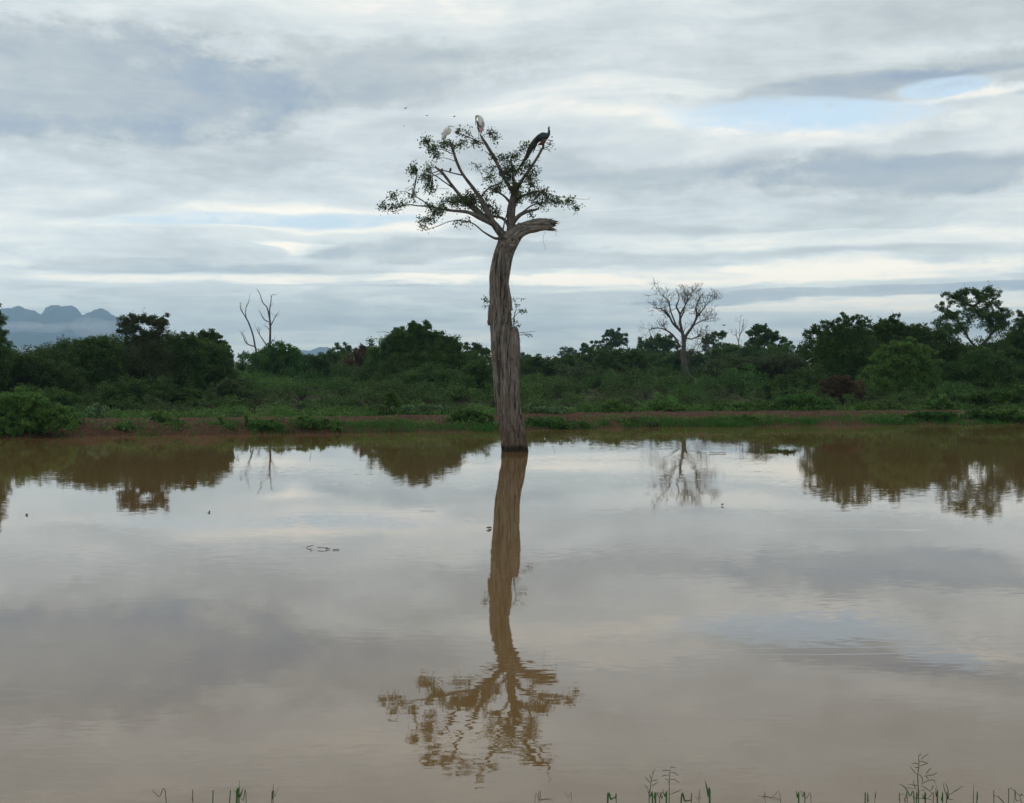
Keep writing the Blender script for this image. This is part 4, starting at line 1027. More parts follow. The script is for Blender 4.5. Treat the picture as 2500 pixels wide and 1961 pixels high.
VAR = [proto_bush(201, 1.3, 2.6, 'mid', .12), proto_bush(202, 1.7, 3.0, 'mid', .13), proto_bush(203, 2.6, 4.2, 'dark', .17), proto_bush(204, 3.4, 4.6, 'dark', .19), proto_bush(205, 4.2, 5.4, 'mid', .21), proto_bush(206, 1.0, 2.4, 'bright', .11)]
HT = [1.3, 1.7, 2.6, 3.4, 4.2, 1.0]
vm = {}
for i_, (fb, mb) in enumerate(VAR):
    V1, F1 = np.concatenate(fb.V), np.concatenate(fb.F); V2, F2 = np.concatenate(mb.V), np.concatenate(mb.F)
    for kd in ('dark', 'mid', 'olive', 'bright'):
        me = fast_mesh('foliage', V1, F1); me.materials.append(LEAF[kd]); vm[i_, kd] = me
    me = fast_mesh('stem', V2, F2, True); me.materials.append(BARK); vm[i_, 'stem'] = me
KCOL = {'dark': 'dark green', 'mid': 'mid green', 'olive': 'olive-brown', 'bright': 'bright green'}
ZONES = [(-400, 'at the far left edge'), (150, 'left of the flat-topped tree'), (300, 'below the flat-topped tree'), (440, 'at the right end of the left thicket'), (590, 'below the forked dead snag'),
         (730, 'between the forked snag and the big rounded tree'), (910, 'below the big rounded tree'), (1130, 'behind the old trunk'), (1290, 'just right of the old trunk'), (1400, 'below the airy distant tree'),
         (1540, 'left of the large leafless tree'), (1650, 'at the foot of the large leafless tree'), (1760, 'right of the large leafless tree'), (1870, 'left of the right thicket'), (2000, 'below the spreading right tree'),
         (2150, 'behind the lighter green bush'), (2300, 'below the tallest right tree'), (2420, 'at the far right edge')]


def scrub_label(kd, x, y):
    px_ = 1250 + x / y * F; zone = [z for q, z in ZONES if px_ >= q][-1] if px_ >= -400 else ZONES[0][1]
    row = 'front-row' if y < 108 else 'second-row' if y < 132 else 'third-row' if y < 160 else 'rearmost'
    return f'{row} {KCOL[kd]} scrub bush {zone}'


D = 76.0
while D < 215:
    half = .385 * D; step = max(2.6, .042 * D) if D > 100 else 2.0
    for X in np.arange(-half, half, step):
        x = X + rng.uniform(-.4, .4) * step; y = D + rng.uniform(-3, 3)
        d_edge = y - float(far_edge(x))
        if d_edge < 7.5: continue
        if y > 142 and 1645 < 1250 + x / y * F < 1715: continue      # the foot of the leafless tree stands clear
        hmax = max(.0475 * y - 3.06, .85)
        h = min(hmax, 4.6) * rng.uniform(.62, 1.0)
        i_ = int(np.argmin([abs(math.log(h / q)) for q in HT])); s_ = h / HT[i_]
        px_ = 1250 + x / y * F
        if px_ < 520 or 850 < px_ < 1210 or px_ > 1960:
            kd = 'dark' if y > 92 or rng.uniform() < .6 else rng.choice(['mid', 'olive'])
            h *= 1.25 if y > 92 else 1.0; i_ = int(np.argmin([abs(math.log(h / q)) for q in HT])); s_ = h / HT[i_]
        else:
            kd = rng.choice(['dark', 'mid', 'olive', 'bright'], p=[.45, .37, .12, .06])
        o = empty('scrub_bush', (x, y, float(ground_z(x, y)) - .05), scrub_label(kd, x, y), 'bush', 'scrub bushes ' + kd)
        o.rotation_euler = (0, 0, rng.uniform(0, 6.28)); o.scale = (s_ * rng.uniform(.9, 1.3), s_ * rng.uniform(.9, 1.2), s_)
        link('foliage', vm[i_, kd], None, o); link('stem', vm[i_, 'stem'], None, o)
    D *= 1.09

seen = {}
for o in [q for q in C.objects if q.name.startswith('scrub_bush')]: seen.setdefault(o['label'], []).append(o)
ORD = ['leftmost', 'second', 'third', 'fourth', 'fifth', 'sixth', 'seventh', 'eighth', 'ninth', 'tenth', 'eleventh', 'twelfth', 'thirteenth', 'fourteenth', 'fifteenth']
for lab, obs in seen.items():
    if len(obs) > 1:
        for q, o in enumerate(sorted(obs, key=lambda v: v.location.x / v.location.y)): o['label'] = f"{ORD[min(q, len(ORD) - 1)]} {lab}"

# far wood reading as one mass, up to the horizon
fb = MB(); r = np.random.default_rng(5)
for D_ in (230, 300, 400, 560, 800, 1200, 1900, 3000):
    n = 150
    for q in range(n):
        x = r.uniform(-.44, .44) * D_; hh = r.uniform(2.5, 5.0) if D_ < 500 else r.uniform(4, 8); cen = np.array((x, D_ * r.uniform(.92, 1.1), 1.0))
        L = 2.0 * 2.44 * D_ / F; m_ = 150; wd = max(hh * 1.1, .012 * D_)
        v = r.normal(size=(m_, 3)); v /= np.linalg.norm(v, axis=1, keepdims=True)
        pos = cen + np.abs(v) * (0, 0, 1) * hh * .9 + v * (1, 1, 0) * wd
        leaf_quads(fb, pos, r, L, .6, .0, .6)
tag(fb.build('far_woodland', LEAF['dark'], None, False), 'distant dark woodland along the horizon', kind='stuff')

# ------------------------------------------------------------------ bank plants
BANKP = [  # name, label, D, lobes, kw
    ('shrub', 'big bright bush overhanging the water at the left edge', 66.5, [(30, 985, 46, 24), (75, 990, 40, 26), (20, 1015, 50, 28), (90, 1018, 50, 28), (130, 1020, 36, 24), (60, 1042, 70, 22), (150, 1042, 34, 20), (10, 1045, 50, 20)], dict(kind='bright', seed=51, leaf=2.0, dens=.75, spiky=.25, spread=.22)),
    ('shrub', 'yellow-green shrub right of the big left bush', 68.5, [(150, 1005, 24, 14), (172, 1020, 20, 16), (180, 1040, 18, 18)], dict(kind='bright', seed=52, leaf=2.0, dens=.9)),
    ('shrub', 'pale large-leaved shrub on the bare red bank at left', 73, [(228, 1008, 18, 9), (250, 1000, 14, 8), (238, 1022, 12, 10)], dict(kind='pale', seed=53, leaf=3.0, dens=.45)),
    ('shrub', 'small bright shrub hanging on the red bank face', 68.5, [(302, 1038, 18, 14), (312, 1046, 14, 8)], dict(kind='bright', seed=54, leaf=2.0, dens=.8)),
    ('shrub', 'upright grey-green shrub on the left bank', 70, [(385, 1018, 16, 18), (395, 1040, 26, 16)], dict(kind='mid', seed=55, leaf=2.0, dens=.9)),
    ('shrub', 'rounded shrub at the waterline below the flat-topped tree', 69.6, [(425, 1042, 26, 14), (450, 1045, 20, 12)], dict(kind='bright', seed=56, leaf=2.0, dens=.9)),
    ('shrub', 'green shrub on the bank below the grey-green thicket shrub', 69.8, [(530, 1040, 26, 14), (560, 1046, 20, 11)], dict(kind='bright', seed=57, leaf=2.0, dens=.9)),
    ('shrub', 'low wide shrub at the waterline below the forked snag', 70, [(620, 1036, 28, 14), (660, 1042, 34, 12), (640, 1048, 30, 9)], dict(kind='mid', seed=58, leaf=2.0, dens=1.0)),
    ('shrub', 'mounded shrub on the bank right of the forked snag', 70.5, [(740, 1034, 34, 14), (790, 1038, 36, 13), (815, 1044, 22, 9)], dict(kind='bright', seed=59, leaf=2.0, dens=1.0)),
    ('sapling', 'yellowish sapling with thin stem on the bank crest', 77, [(955, 968, 16, 9), (945, 982, 18, 9), (968, 985, 20, 9), (953, 960, 8, 8)], dict(kind='bright', seed=60, leaf=2.0, dens=.7, trunk_px=953, tw=.035)),
    ('shrub', 'pale leafy mound behind the sapling on the bank', 80, [(945, 1003, 24, 8), (985, 1000, 30, 9), (1015, 1004, 26, 8)], dict(kind='pale', seed=61, leaf=2.2, dens=.9)),
    ('shrub', 'pale leafy mound halfway between sapling and old trunk', 80, [(1045, 998, 26, 8), (1075, 1003, 26, 8)], dict(kind='pale', seed=62, leaf=2.6, dens=.7)),
    ('shrub', 'leafy shrub on the bank just left of the old trunk', 74.5, [(1130, 1012, 30, 12), (1160, 1020, 34, 14), (1175, 1034, 28, 13), (1125, 1035, 24, 11)], dict(kind='mid', seed=63, leaf=2.0, dens=1.0)),
    ('shrub', 'low green mound right of the old trunk at the waterline', 75.5, [(1310, 1030, 30, 10), (1350, 1034, 34, 9), (1400, 1040, 34, 8)], dict(kind='mid', seed=64, leaf=2.0, dens=1.0)),
    ('shrub', 'pale weeds on the crest right of the old trunk', 81, [(1290, 1000, 24, 8), (1340, 1002, 26, 7), (1385, 1000, 22, 8)], dict(kind='pale', seed=65, leaf=2.0, dens=.7)),
    ('shrub', 'green weeds on the crest below the airy distant tree', 84, [(1490, 990, 22, 10), (1460, 998, 20, 7), (1545, 998, 26, 7)], dict(kind='bright', seed=66, leaf=2.0, dens=.8)),
    ('shrub', 'taller green weeds on the crest left of the bare tree', 86, [(1605, 985, 18, 11), (1625, 995, 28, 9), (1660, 997, 24, 8)], dict(kind='bright', seed=67, leaf=2.0, dens=.9)),
    ('shrub', 'dark straggling shrub at the waterline below the bare tree', 78.3, [(1560, 1034, 30, 8), (1600, 1036, 26, 7), (1520, 1036, 24, 7)], dict(kind='olive', seed=68, leaf=2.0, dens=.8)),
    ('shrub', 'long pale weed bed on the crest right of the bare tree', 87, [(1720, 996, 26, 6), (1760, 995, 24, 6), (1840, 990, 24, 9), (1870, 985, 20, 9)], dict(kind='bright', seed=69, leaf=2.0, dens=.8)),
    ('shrub', 'round dark shrub at the waterline below the umbrella-shaped tree', 80.2, [(1815, 1028, 22, 10), (1835, 1030, 18, 9)], dict(kind='mid', seed=70, leaf=2.0, dens=1.0)),
    ('shrub', 'leafy mound on the bank left of the brown bush', 88, [(1915, 985, 28, 9), (1950, 978, 30, 14), (1985, 985, 34, 14), (2020, 992, 24, 9)], dict(kind='mid', seed=71, leaf=2.0, dens=1.0)),
    ('shrub', 'green weeds in front of the lighter green bush', 88, [(2120, 992, 30, 7), (2170, 988, 30, 8), (2100, 998, 20, 5)], dict(kind='bright', seed=72, leaf=2.0, dens=.8)),
    ('shrub', 'broad leafy shrub on the right bank below the dark thicket', 88, [(2290, 980, 26, 12), (2270, 992, 24, 9), (2310, 994, 30, 9)], dict(kind='bright', seed=73, leaf=2.2, dens=.9)),
    ('shrub', 'spreading pale shrub on the right bank near the edge', 90, [(2365, 972, 36, 10), (2400, 970, 30, 10), (2440, 968, 36, 12), (2490, 966, 36, 14)], dict(kind='mid', seed=74, leaf=2.2, dens=1.0)),
    ('shrub', 'overhanging dark shrub at the right end of the waterline', 83.2, [(2390, 1012, 30, 11), (2440, 1012, 34, 12), (2490, 1014, 30, 12), (2360, 1018, 24, 9)], dict(kind='mid', seed=75, leaf=2.0, dens=1.1)),
    ('shrub', 'green shrub at the waterline below the tallest right tree', 82.6, [(2240, 1018, 30, 10), (2290, 1016, 34, 11), (2325, 1020, 24, 9)], dict(kind='grass', seed=76, leaf=2.0, dens=1.0)),
]
for nm, lab, D, lobes, kw in BANKP:
    kw['dens'] = kw.get('dens', 1) * 1.7
    place_tree(nm, lab, nm, D, [(x, y - .2 * ry, rx * 1.1, ry * 1.25) for x, y, rx, ry in lobes], group=None, **{'tw': .03, 'depth': 1.0, **kw})


def grass_blades(mb, pos, r, h, wd, lean=.35):
    n = len(pos); a = r.uniform(0, 6.28, n); d = np.stack([np.cos(a), np.sin(a), np.zeros(n)], 1); s = np.stack([-np.sin(a), np.cos(a), np.zeros(n)], 1)
    hh = (h * r.uniform(.5, 1.25, n))[:, None]; ln = (lean * r.uniform(.1, 1, n))[:, None] * hh; up = np.array((0, 0, 1.))
    wv = wd * r.uniform(.6, 1.3, n)[:, None]
    V = np.stack([pos - s * wv / 2, pos + s * wv / 2, pos + d * ln * .35 + up * hh * .6 + s * wv * .4, pos + d * ln * .35 + up * hh * .6 - s * wv * .4,
                  pos + d * ln + up * hh * .97 + s * wv * .05, pos + d * ln + up * hh * .97 - s * wv * .05], 1).reshape(-1, 3)
    b = np.arange(n)[:, None] * 6
    mb.add(V, np.vstack([b + np.array([[0, 1, 2, 3]]), b + np.array([[3, 2, 4, 5]])]))


r = np.random.default_rng(9)
n = 46000
X = r.uniform(-32, 36, n); dd = np.abs(r.normal(size=n)) * 1.9 - .2
kc = r.uniform(-33, 37, 230); kd_ = np.abs(r.normal(size=230)) * 1.8; kh = r.uniform(.6, 1.5, 230); ks = r.uniform(.15, .75, 230)     # uneven clumps
ki = r.integers(0, 230, n); half = r.uniform(size=n) < .78
X = np.where(half, kc[ki] + r.normal(size=n) * ks[ki], X); dd = np.where(half, np.maximum(-.2, kd_[ki] + r.normal(size=n) * ks[ki] * .8), dd)
hmul = np.where(half, kh[ki], .75)
cover = np.clip(.5 + .6 * lumps(X * .35, dd * .3 + X * .13) + np.where(X < -9, -.4, .1), .05, 1)
cover = cover * np.interp(dd, [2.9, 4.0], [1, .12])
kp = r.uniform(size=n) < np.where(half, np.maximum(cover, np.where(X < -9, .22, .6) * (dd < 3.3)), cover); X, dd, hmul = X[kp], dd[kp], hmul[kp]
Y = far_edge(X) + dd; Z = np.maximum(ground_z(X, Y) - .03, -.06)
mb = MB(); grass_blades(mb, np.stack([X, Y, Z], 1), r, .27 * hmul * np.interp(dd, [0, 3.2], [1, .55]), .03)
n = 16000; X = r.uniform(-34, 40, n); dd = r.uniform(6.6, 16, n); kp = r.uniform(size=n) < np.clip(.5 + .6 * lumps(X * .3, dd * .5), .05, 1); X, dd = X[kp], dd[kp]
Y = far_edge(X) + dd; grass_blades(mb, np.stack([X, Y, ground_z(X, Y) - .02], 1), r, .36, .045)
tag(mb.build('bank_grass', LEAF['grass'], None, False), 'tall green grass and reeds along the far waterline', kind='stuff')
fb = MB()
n = 9000; X = r.uniform(-36, 42, n); dd = r.uniform(.3, 26, n); cv = np.clip(.35 + .7 * lumps(X * .45 + 2, dd * .6 + 5), .03, 1) * np.where((dd > 3.4) & (dd < 6.4), .15, 1); kp = r.uniform(size=n) < cv
X, dd = X[kp], dd[kp]; Y = far_edge(X) + dd; Z = ground_z(X, Y)
idx = np.repeat(np.arange(len(X)), 14); cen = np.stack([X, Y, Z + .16], 1)[idx] + r.normal(size=(len(idx), 3)) * (.18, .18, .10)
leaf_quads(fb, cen, r, .13, .6, -.2, .7)
tag(fb.build('bank_weeds', LEAF['bright'], None, False), 'low leafy weeds scattered over the far bank', kind='stuff')
# near bank turf, below the frame
mb = MB(); n = 5000; X = r.uniform(-4.5, 4.5, n); Y = r.uniform(.8, 7.2, n)
Z = ground_z(X, Y); hcap = HC - Y * (1961 - HY) / F - Z - .12
kp = hcap > .05; X, Y, Z, hcap = X[kp], Y[kp], Z[kp], hcap[kp]
grass_blades(mb, np.stack([X, Y, Z - .01], 1), r, np.minimum(.22, hcap / 1.3), .008)
tag(mb.build('near_grass', LEAF['grass'], None, False), 'short grass on the near bank', kind='stuff')

# ------------------------------------------------------------------ foreground grasses
STALK = flat_mat('grass_stalk_green', (.11, .12, .06), .7, (.07, .085, .04), 60)
BLADE = flat_mat('grass_blade_green', (.065, .15, .035), .6, (.04, .10, .025), 30)
DRYST = flat_mat('grass_dry', (.20, .17, .10), .8, (.13, .11, .07), 40)
FD = 4.2


def fg(conv, D, name, label, stems, cat='grass', group='grasses on the near bank'):
    """stems: (part, material, [(x,y,width px)...], flat)"""
    x0 = conv(*stems[0][2][0][:2])[0]; gx = (x0 - 1250) / F * D; root = np.array((gx, D, float(ground_z(gx, D))))
    o = empty(name, root, label, cat, group)
    for part, mat, pts, flat in stems:
        mb = MB(root)
        q = [(*conv(a, b), wd) for a, b, wd in pts]
        p = [P(a, b, D) for a, b, _ in q]; wds = [wd * (.26 if flat else .34) * D / F for *_, wd in q]
        if q[0][1] > 1955:    # comes up from the ground below the frame
            p = [np.array((root[0] + (p[0][0] - root[0]) * .6, D + .03, root[2] - .02))] + p; wds = [wds[0]] + wds
        cc = catmull(np.hstack([np.array(p), np.array(wds)[:, None]]), 5)
        if flat: tube(mb, cc[:, :3], np.maximum(cc[:, 3] * .12, .0004), 6, rz=np.maximum(cc[:, 3], .0006))
        else: tube(mb, cc[:, :3], np.maximum(cc[:, 3], .0005), 6)
        mb.build(part, mat, o)
    return o


cA = lambda x, y: (1280 + x / 3.513, 1780 + y / 3.513)
cB = lambda x, y: (2050 + x / 4.84, 1780 + y / 4.84)
cC = lambda x, y: (320 + x / 5.445, 1850 + y / 5.445)


def seed(p0, p1, p2): return ('seed_branch', STALK, [(*p0, 1.2), (*p1, 3.0), (*p2, 1.4)], False)


fg(cA, FD, 'grass_stalk', 'slender seeding grass stalk leaning right, left of a similar stalk', [('stem', STALK, [(1070, 640, 3.5), (1078, 540, 3), (1088, 450, 2.6), (1098, 410, 2)], False),
   seed((1098, 412), (1104, 380), (1118, 345)), seed((1090, 435), (1080, 410), (1074, 392)), seed((1086, 462), (1060, 440), (1036, 408)), seed((1090, 448), (1120, 440), (1148, 438)), seed((1092, 490), (1120, 470), (1152, 456)),
   seed((1070, 520), (1050, 500), (1030, 478))])
fg(cA, FD, 'grass_stalk', 'straight seeding grass stalk with paired arching side branches', [('stem', STALK, [(1242, 640, 3.5), (1243, 500, 3), (1248, 370, 2.4), (1250, 345, 2)], False),
   seed((1256, 340), (1262, 326), (1304, 333)), seed((1248, 356), (1220, 354), (1180, 358)), seed((1250, 372), (1290, 378), (1322, 400)), seed((1246, 398), (1205, 396), (1174, 410)), seed((1244, 432), (1290, 436), (1330, 462)),
   seed((1240, 462), (1228, 436), (1208, 428)), seed((1246, 562), (1290, 545), (1350, 521))])
fg(cA, FD, 'grass_tuft', 'low tuft of green blades around the two seeding stalks', [('blade', BLADE, [(1100, 640, 8), (1080, 580, 6), (1052, 520, 1.5)], True), ('blade', BLADE, [(1125, 640, 9), (1116, 600, 8), (1113, 565, 2)], True),
   ('blade', BLADE, [(1218, 640, 9), (1205, 580, 7), (1188, 535, 2)], True), ('blade', STALK, [(1120, 640, 4), (1160, 590, 4), (1198, 515, 2)], True), ('blade', STALK, [(1160, 640, 4), (1180, 600, 4), (1190, 560, 2)], True), ('blade', STALK, [(1115, 600, 3), (1140, 560, 3), (1162, 540, 1.5)], True)])
fg(cA, FD - .4, 'grass_tuft', 'single broad dark green blade standing alone', [('blade', BLADE, [(1590, 640, 11), (1580, 580, 11), (1565, 500, 8), (1548, 437, 1.5)], True)])
fg(cA, FD, 'grass_tuft', 'folded green blade left of the two seeding stalks', [('blade', BLADE, [(715, 640, 9), (745, 605, 9), (775, 582, 4)], True), ('blade', BLADE, [(788, 640, 4), (780, 600, 4), (774, 580, 2)], True), ('blade', BLADE, [(712, 640, 5), (718, 600, 4), (714, 575, 1.5)], True)])
fg(cA, FD, 'grass_tuft', 'folded green blade right of the two seeding stalks', [('blade', BLADE, [(1345, 640, 8), (1380, 620, 9), (1426, 610, 5)], True), ('blade', BLADE, [(1432, 640, 5), (1430, 622, 4), (1427, 606, 2)], True)])
feather = [('stem', DRYST, [(90, 640, 2), (130, 615, 2), (190, 600, 1.2)], False)] + [('seed_branch', DRYST, [(120 + 14 * q, 620 - 3 * q, 1.2), (130 + 14 * q, 606 - 2 * q, 1.8), (146 + 16 * q, 604 + 2 * q, 1)], False) for q in range(7)]
fg(cA, FD, 'grass_plume', 'dry feathery grass plume low at the bottom centre', feather + [('stem', DRYST, [(400, 640, 1.6), (375, 590, 1.6), (345, 535, 1)], False)])
fg(cA, FD, 'grass_plume', 'dry feathery grass plume right of the single broad blade', [('stem', DRYST, [(2200, 640, 2), (2120, 590, 2), (1998, 574, 1)], False)] + [('seed_branch', DRYST, [(2040 + 26 * q, 577 + 4 * q, 1.2), (2060 + 26 * q, 572 + 6 * q, 2.2), (2080 + 24 * q, 590 + 9 * q, 1)], False) for q in range(6)] + [('stem', DRYST, [(2070, 640, 1.5), (2056, 600, 1.5), (2040, 580, 1)], False)])
fg(cA, FD, 'grass_plume', 'faint dry plume between folded and single blade', [('stem', DRYST, [(1500, 640, 1.3), (1495, 600, 1.2), (1500, 575, .8)], False), ('seed_branch', DRYST, [(1496, 610, 1), (1478, 590, 1.2), (1465, 585, .8)], False), ('seed_branch', DRYST, [(1496, 615, 1), (1512, 600, 1.2), (1522, 600, .8)], False)])
sb = lambda *p: ('seed_branch', STALK, [(a, b, 1.6 if i_ in (0, len(p) - 1) else 3.0) for i_, (a, b) in enumerate(p)], False)
fg(cB, FD, 'grass_stalk', 'tallest bushy seeding grass stalk at bottom right', [('stem', STALK, [(930, 890, 4.5), (930, 740, 4), (922, 560, 3.4), (935, 440, 3), (936, 370, 2.6), (930, 320, 2)], False),
   sb((930, 325), (945, 308), (968, 300)), sb((960, 360), (985, 335), (1052, 288)), sb((938, 378), (980, 385), (1048, 406)), sb((936, 420), (900, 403), (850, 410)), sb((940, 452), (915, 452), (890, 455)), sb((950, 440), (1000, 418), (1050, 402)),
   sb((918, 540), (880, 505), (832, 440)), sb((925, 540), (955, 548), (980, 600), (970, 640)), sb((960, 655), (1020, 620), (1070, 603), (1112, 604), (1130, 640)), sb((1000, 560), (1060, 545), (1105, 542), (1150, 508)), sb((1018, 535), (1045, 495), (1080, 460)),
   sb((1015, 550), (1035, 575), (1050, 595)), sb((935, 672), (900, 665), (805, 650)), sb((960, 668), (1020, 700), (1105, 772)), sb((1110, 660), (1090, 700), (1070, 735)), sb((925, 820), (880, 815), (860, 795)), sb((930, 820), (1030, 822), (1090, 840)),
   sb((1095, 760), (1070, 790), (1048, 812)), sb((960, 720), (985, 722), (1010, 718)), sb((910, 720), (885, 680), (870, 605))])
fg(cB, FD, 'grass_tuft', 'dark bent blades at the foot of the tallest stalk', [('blade', BLADE, [(880, 890, 6), (830, 790, 6), (770, 690, 5), (698, 645, 2)], True), ('blade', BLADE, [(1010, 890, 8), (995, 830, 6), (975, 770, 2)], True), ('blade', BLADE, [(905, 890, 6), (915, 820, 5), (918, 755, 1.5)], True),
   ('blade', STALK, [(800, 870, 3), (775, 870, 3), (765, 820, 3), (795, 790, 2), (710, 770, 1.5)], True), ('blade', STALK, [(770, 695, 3), (820, 695, 2.5), (880, 705, 1.5)], True), ('blade', STALK, [(710, 890, 4), (700, 850, 1.5)], True)])
fg(cB, FD, 'grass_tuft', 'upright thin blades right of the tallest stalk', [('blade', STALK, [(1150, 890, 5), (1140, 800, 4.5), (1128, 690, 1.5)], True), ('blade', STALK, [(1158, 890, 4), (1152, 780, 4), (1148, 660, 1.2)], True), ('blade', BLADE, [(1105, 890, 4), (1108, 840, 3), (1112, 790, 1.2)], True),
   ('blade', BLADE, [(1215, 890, 6), (1205, 850, 5), (1192, 800, 1.5)], True)])
fg(cB, FD, 'grass_stalk', 'three-pronged grass stalk right of the tallest stalk', [('stem', STALK, [(1262, 890, 4), (1278, 830, 3.5), (1292, 775, 2.6)], False), sb((1280, 810), (1245, 740), (1222, 640)), sb((1290, 780), (1275, 700), (1248, 632)), sb((1292, 778), (1370, 730), (1460, 670)), sb((1280, 815), (1300, 830), (1345, 835))])
fg(cB, FD, 'grass_tuft', 'pair of thin upright blades near the bottom right', [('blade', STALK, [(1578, 890, 4), (1580, 780, 3), (1583, 640, 1)], True), ('blade', BLADE, [(1620, 890, 6), (1626, 840, 5), (1635, 795, 1.5)], True)])
fg(cB, FD, 'grass_stalk', 'drooping grass stalks in the bottom right corner', [('stem', STALK, [(1995, 890, 3), (1996, 760, 2.6), (1998, 705, 2.2), (2030, 705, 2.2), (2090, 755, 2.2), (2130, 800, 2)], False), ('stem', STALK, [(1822, 890, 3), (1826, 800, 2), (1850, 788, 2), (1900, 825, 4), (1950, 885, 3)], False),
   sb((2120, 790), (2145, 775), (2178, 795)), sb((2130, 800), (2140, 850), (2165, 885)), sb((2140, 790), (2150, 770), (2145, 760)), sb((2060, 860), (2085, 845), (2120, 850))])
fg(cB, FD, 'grass_tuft', 'short dark blades left of the tallest stalk', [('blade', BLADE, [(300, 890, 7), (302, 850, 5), (305, 820, 1.5)], True), ('blade', BLADE, [(325, 890, 4), (338, 860, 3), (352, 830, 1.2)], True), ('blade', DRYST, [(412, 890, 3), (422, 820, 2.4), (435, 730, 1)], True)])
fg(lambda x, y: (1190 + x, 1850 + y), FD, 'grass_tuft', 'dark pointed blade cluster below the plume right of centre', [('blade', BLADE, [(760, 115, 8), (757, 98, 7), (752, 78, 1.5)], True), ('blade', BLADE, [(775, 115, 5), (770, 96, 4), (764, 80, 1.5)], True), ('blade', STALK, [(790, 115, 3), (778, 100, 3), (768, 82, 1)], True)])
fg(cC, FD - .3, 'grass_tuft', 'bright green crossing blades at the bottom left', [('blade', BLADE, [(1405, 620, 11), (1440, 530, 10), (1465, 470, 8), (1490, 400, 1.5)], True), ('blade', BLADE, [(1435, 620, 7), (1436, 500, 5), (1440, 400, 3), (1443, 300, .8)], True), ('blade', BLADE, [(1440, 560, 3), (1410, 490, 3), (1368, 428, 1)], True), ('blade', BLADE, [(1530, 620, 4), (1490, 570, 4), (1455, 535, 1.5)], True)])
fg(cC, FD, 'grass_tuft', 'two thin upright blades right of the crossing blades', [('blade', STALK, [(1872, 620, 5), (1886, 560, 4), (1888, 440, 3.4), (1891, 345, 1)], True), ('blade', DRYST, [(1890, 620, 3), (1915, 520, 3), (1958, 395, 1)], True)])
fg(cC, FD, 'grass_stalk', 'single dry straw leaning left at the bottom left', [('stem', DRYST, [(470, 620, 3.4), (370, 520, 3), (280, 432, 2)], False)])
fg(cC, FD, 'grass_tuft', 'few short blade tips left of the crossing blades', [('blade', DRYST, [(822, 620, 4), (815, 575, 3), (804, 535, 1.2)], True), ('blade', BLADE, [(1085, 620, 6), (1087, 600, 4), (1090, 578, 1.2)], True), ('blade', BLADE, [(1308, 620, 6), (1310, 598, 4), (1312, 575, 1.2)], True)])

# ------------------------------------------------------------------ things floating on the pond


def on_water(x, y):
    D = HC * F / (y - HY); return np.array(((x - 1250) / F * D, D, 0.0))


def floating(name, label, cat, strands, mat, rad=.02, leaf=None, group='bits floating on the pond'):
    p0 = on_water(*strands[0][0]); o = empty(name, p0, label, cat, group); rr = np.random.default_rng(int(p0[1] * 10))
    for s_ in strands:
        mb = MB(p0); q = np.array([on_water(a, b) for a, b in s_]); q[:, 2] = .01 + np.abs(rr.normal(size=len(q))) * .02
        tube(mb, catmull(q, 4), rad, 6); mb.build('stem', mat, o)
        if leaf:
            fb = MB(p0); c_ = catmull(q, 6); pos = np.repeat(c_, 5, axis=0) + rr.normal(size=(len(c_) * 5, 3)) * (.10, .10, .0) + (0, 0, .02)
            dr = rr.normal(size=(len(pos), 3)); dr[:, 2] = np.abs(dr[:, 2]) * .5 + .1
            leaf_quads(fb, pos, rr, leaf, .5, 0, 0, dr); fb.build('leaves', LEAF['mid'], o, False)


floating('floating_weed', 'strand of green water weed floating below the bare tree reflection', 'weed', [[(1870, 1102), (1885, 1104), (1905, 1103), (1922, 1105), (1942, 1103)]], BARK, .03, .11)
floating('floating_twig', 'broken dark twigs floating left of the trunk reflection', 'twig', [[(748, 1337), (755, 1338), (765, 1338)], [(775, 1341), (790, 1342), (800, 1341)], [(795, 1341), (806, 1342)], [(812, 1344), (828, 1343)], [(757, 1344), (760, 1344)]], BARK, .006)
floating('floating_twig', 'small dark twig touching the left edge of the trunk reflection', 'twig', [[(1188, 1292), (1194, 1292), (1199, 1291)], [(1192, 1294), (1196, 1294)]], BARK, .014)
floating('floating_twig', 'tiny dark stick poking from the water at left', 'twig', [[(508, 1253), (513, 1252)], [(511, 1252), (511.4, 1249)]], BARK, .010)
floating('floating_twig', 'tiny dark speck of debris at the far left water', 'twig', [[(63, 1258), (68, 1258)]], BARK, .016)
floating('floating_twig', 'tiny dark speck of debris right of the trunk reflection', 'twig', [[(1761, 1235), (1766, 1235)]], BARK, .016)
floating('floating_twig', 'thin pale stem floating left of the green weed strand', 'twig', [[(1732, 1107), (1750, 1108), (1772, 1107)]], DRYST, .015)

# ------------------------------------------------------------------ haze and mist (kept last: they enclose everything above)


def volume_mat(name, col, dens, aniso=0.0):
    m, nt, out = new_mat(name)
    v = nt.new('ShaderNodeVolumePrincipled'); v.inputs['Color'].default_value = (*col, 1); v.inputs['Density'].default_value = dens
    v.inputs['Anisotropy'].default_value = aniso
    nt.l.new(v.outputs[0], out.inputs['Volume'])
    return m


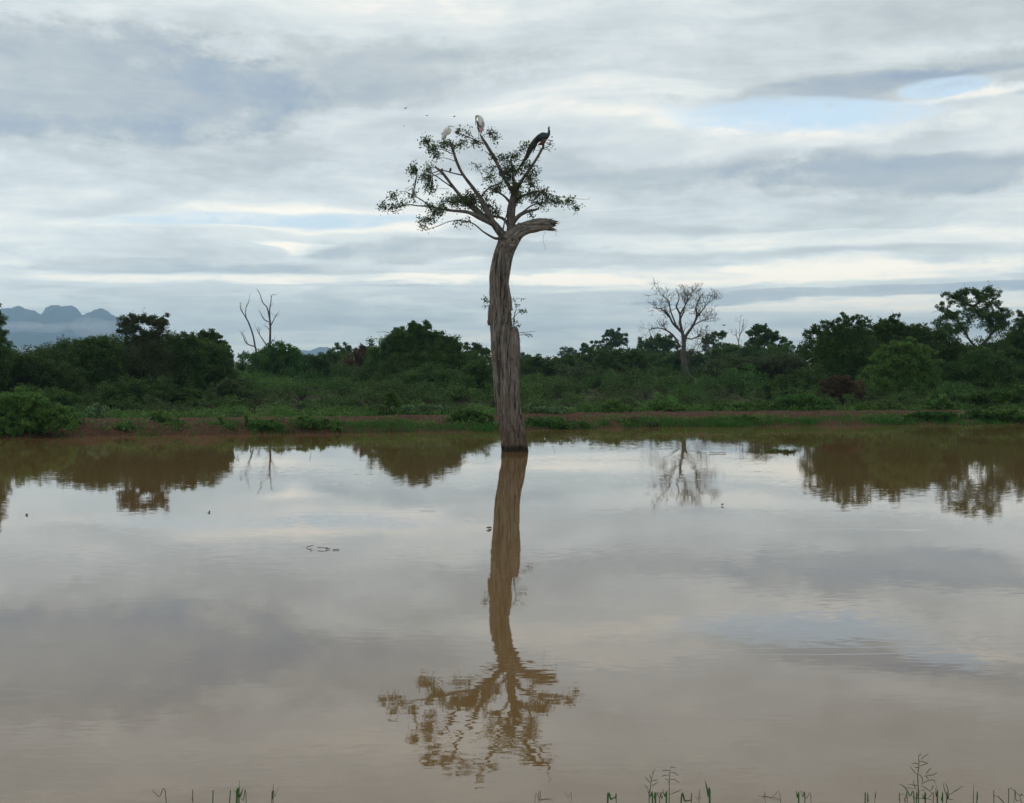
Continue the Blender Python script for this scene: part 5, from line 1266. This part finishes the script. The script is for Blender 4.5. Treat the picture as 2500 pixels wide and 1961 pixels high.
def box(name, lo, hi, mat):
    x0, y0, z0 = lo; x1, y1, z1 = hi
    V = [(x, y, z) for z in (z0, z1) for y in (y0, y1) for x in (x0, x1)]
    return link(name, fast_mesh(name, V, [(0, 2, 3, 1), (4, 5, 7, 6), (0, 1, 5, 4), (2, 6, 7, 3), (0, 4, 6, 2), (1, 3, 7, 5)]), mat)


tag(box('haze', (-13000, -1200, -3), (13000, 14500, 480), volume_mat('haze_air', (.48, .73, 1.0), 1.4e-4, .5)), 'thin bluish haze in the air', kind='stuff')
MIST = volume_mat('mist', (.97, .98, 1.0), .0028)


def mist(x, y, rx, ry, D, label):
    c0 = P(x, y, D); s_ = D / F
    th = np.linspace(0, math.pi, 13); ph = np.linspace(0, 2 * math.pi, 24, endpoint=False); rr = np.random.default_rng(int(x * 7 + y))
    ph0 = rr.uniform(0, 6, 4)
    V = []
    for a in th:
        for b in ph:
            q = 1 + .14 * math.sin(3 * b + ph0[0]) * math.sin(a) + .10 * math.sin(5 * b + 2 * a + ph0[1]) * math.sin(a) + .08 * math.sin(7 * b + ph0[2])* math.sin(a)
            V.append((math.sin(a) * math.cos(b) * rx * s_ * q, math.sin(a) * math.sin(b) * 200 * q, max(-c0[2] + 1.5, math.cos(a) * ry * s_ * q)))
    i, j = np.meshgrid(np.arange(12), np.arange(24), indexing='ij'); j2 = (j + 1) % 24
    Q = np.stack([i * 24 + j, (i + 1) * 24 + j, (i + 1) * 24 + j2, i * 24 + j2], -1).reshape(-1, 4)
    o = link('mist', fast_mesh('mist', V, Q, True), MIST); o.location = tuple(c0); tag(o, label, kind='stuff')


for q, (x, y, rx, ry, D, lab) in enumerate([
        (15, 800, 40, 12, 6900, 'wisp of mist at the far left under the pointed peak'), (62, 794, 42, 9, 6850, 'wisp of mist right under the pointed peak'), (112, 802, 50, 11, 6800, 'wisp of mist under the broad peak'),
        (176, 796, 40, 9, 6750, 'wisp of mist at the foot of the broad peak'), (222, 800, 40, 26, 7000, 'tall wisp of mist between broad peak and right-hand peak'), (268, 806, 46, 24, 6900, 'mist hanging before the right-hand peak'),
        (40, 868, 70, 20, 5700, 'mist lying behind the far left thicket'), (130, 862, 80, 20, 5800, 'mist lying behind the spindly dark tree'), (230, 860, 90, 26, 5900, 'mist lying behind the flat-topped tree')]):
    mist(x, y, rx, ry, D, lab)
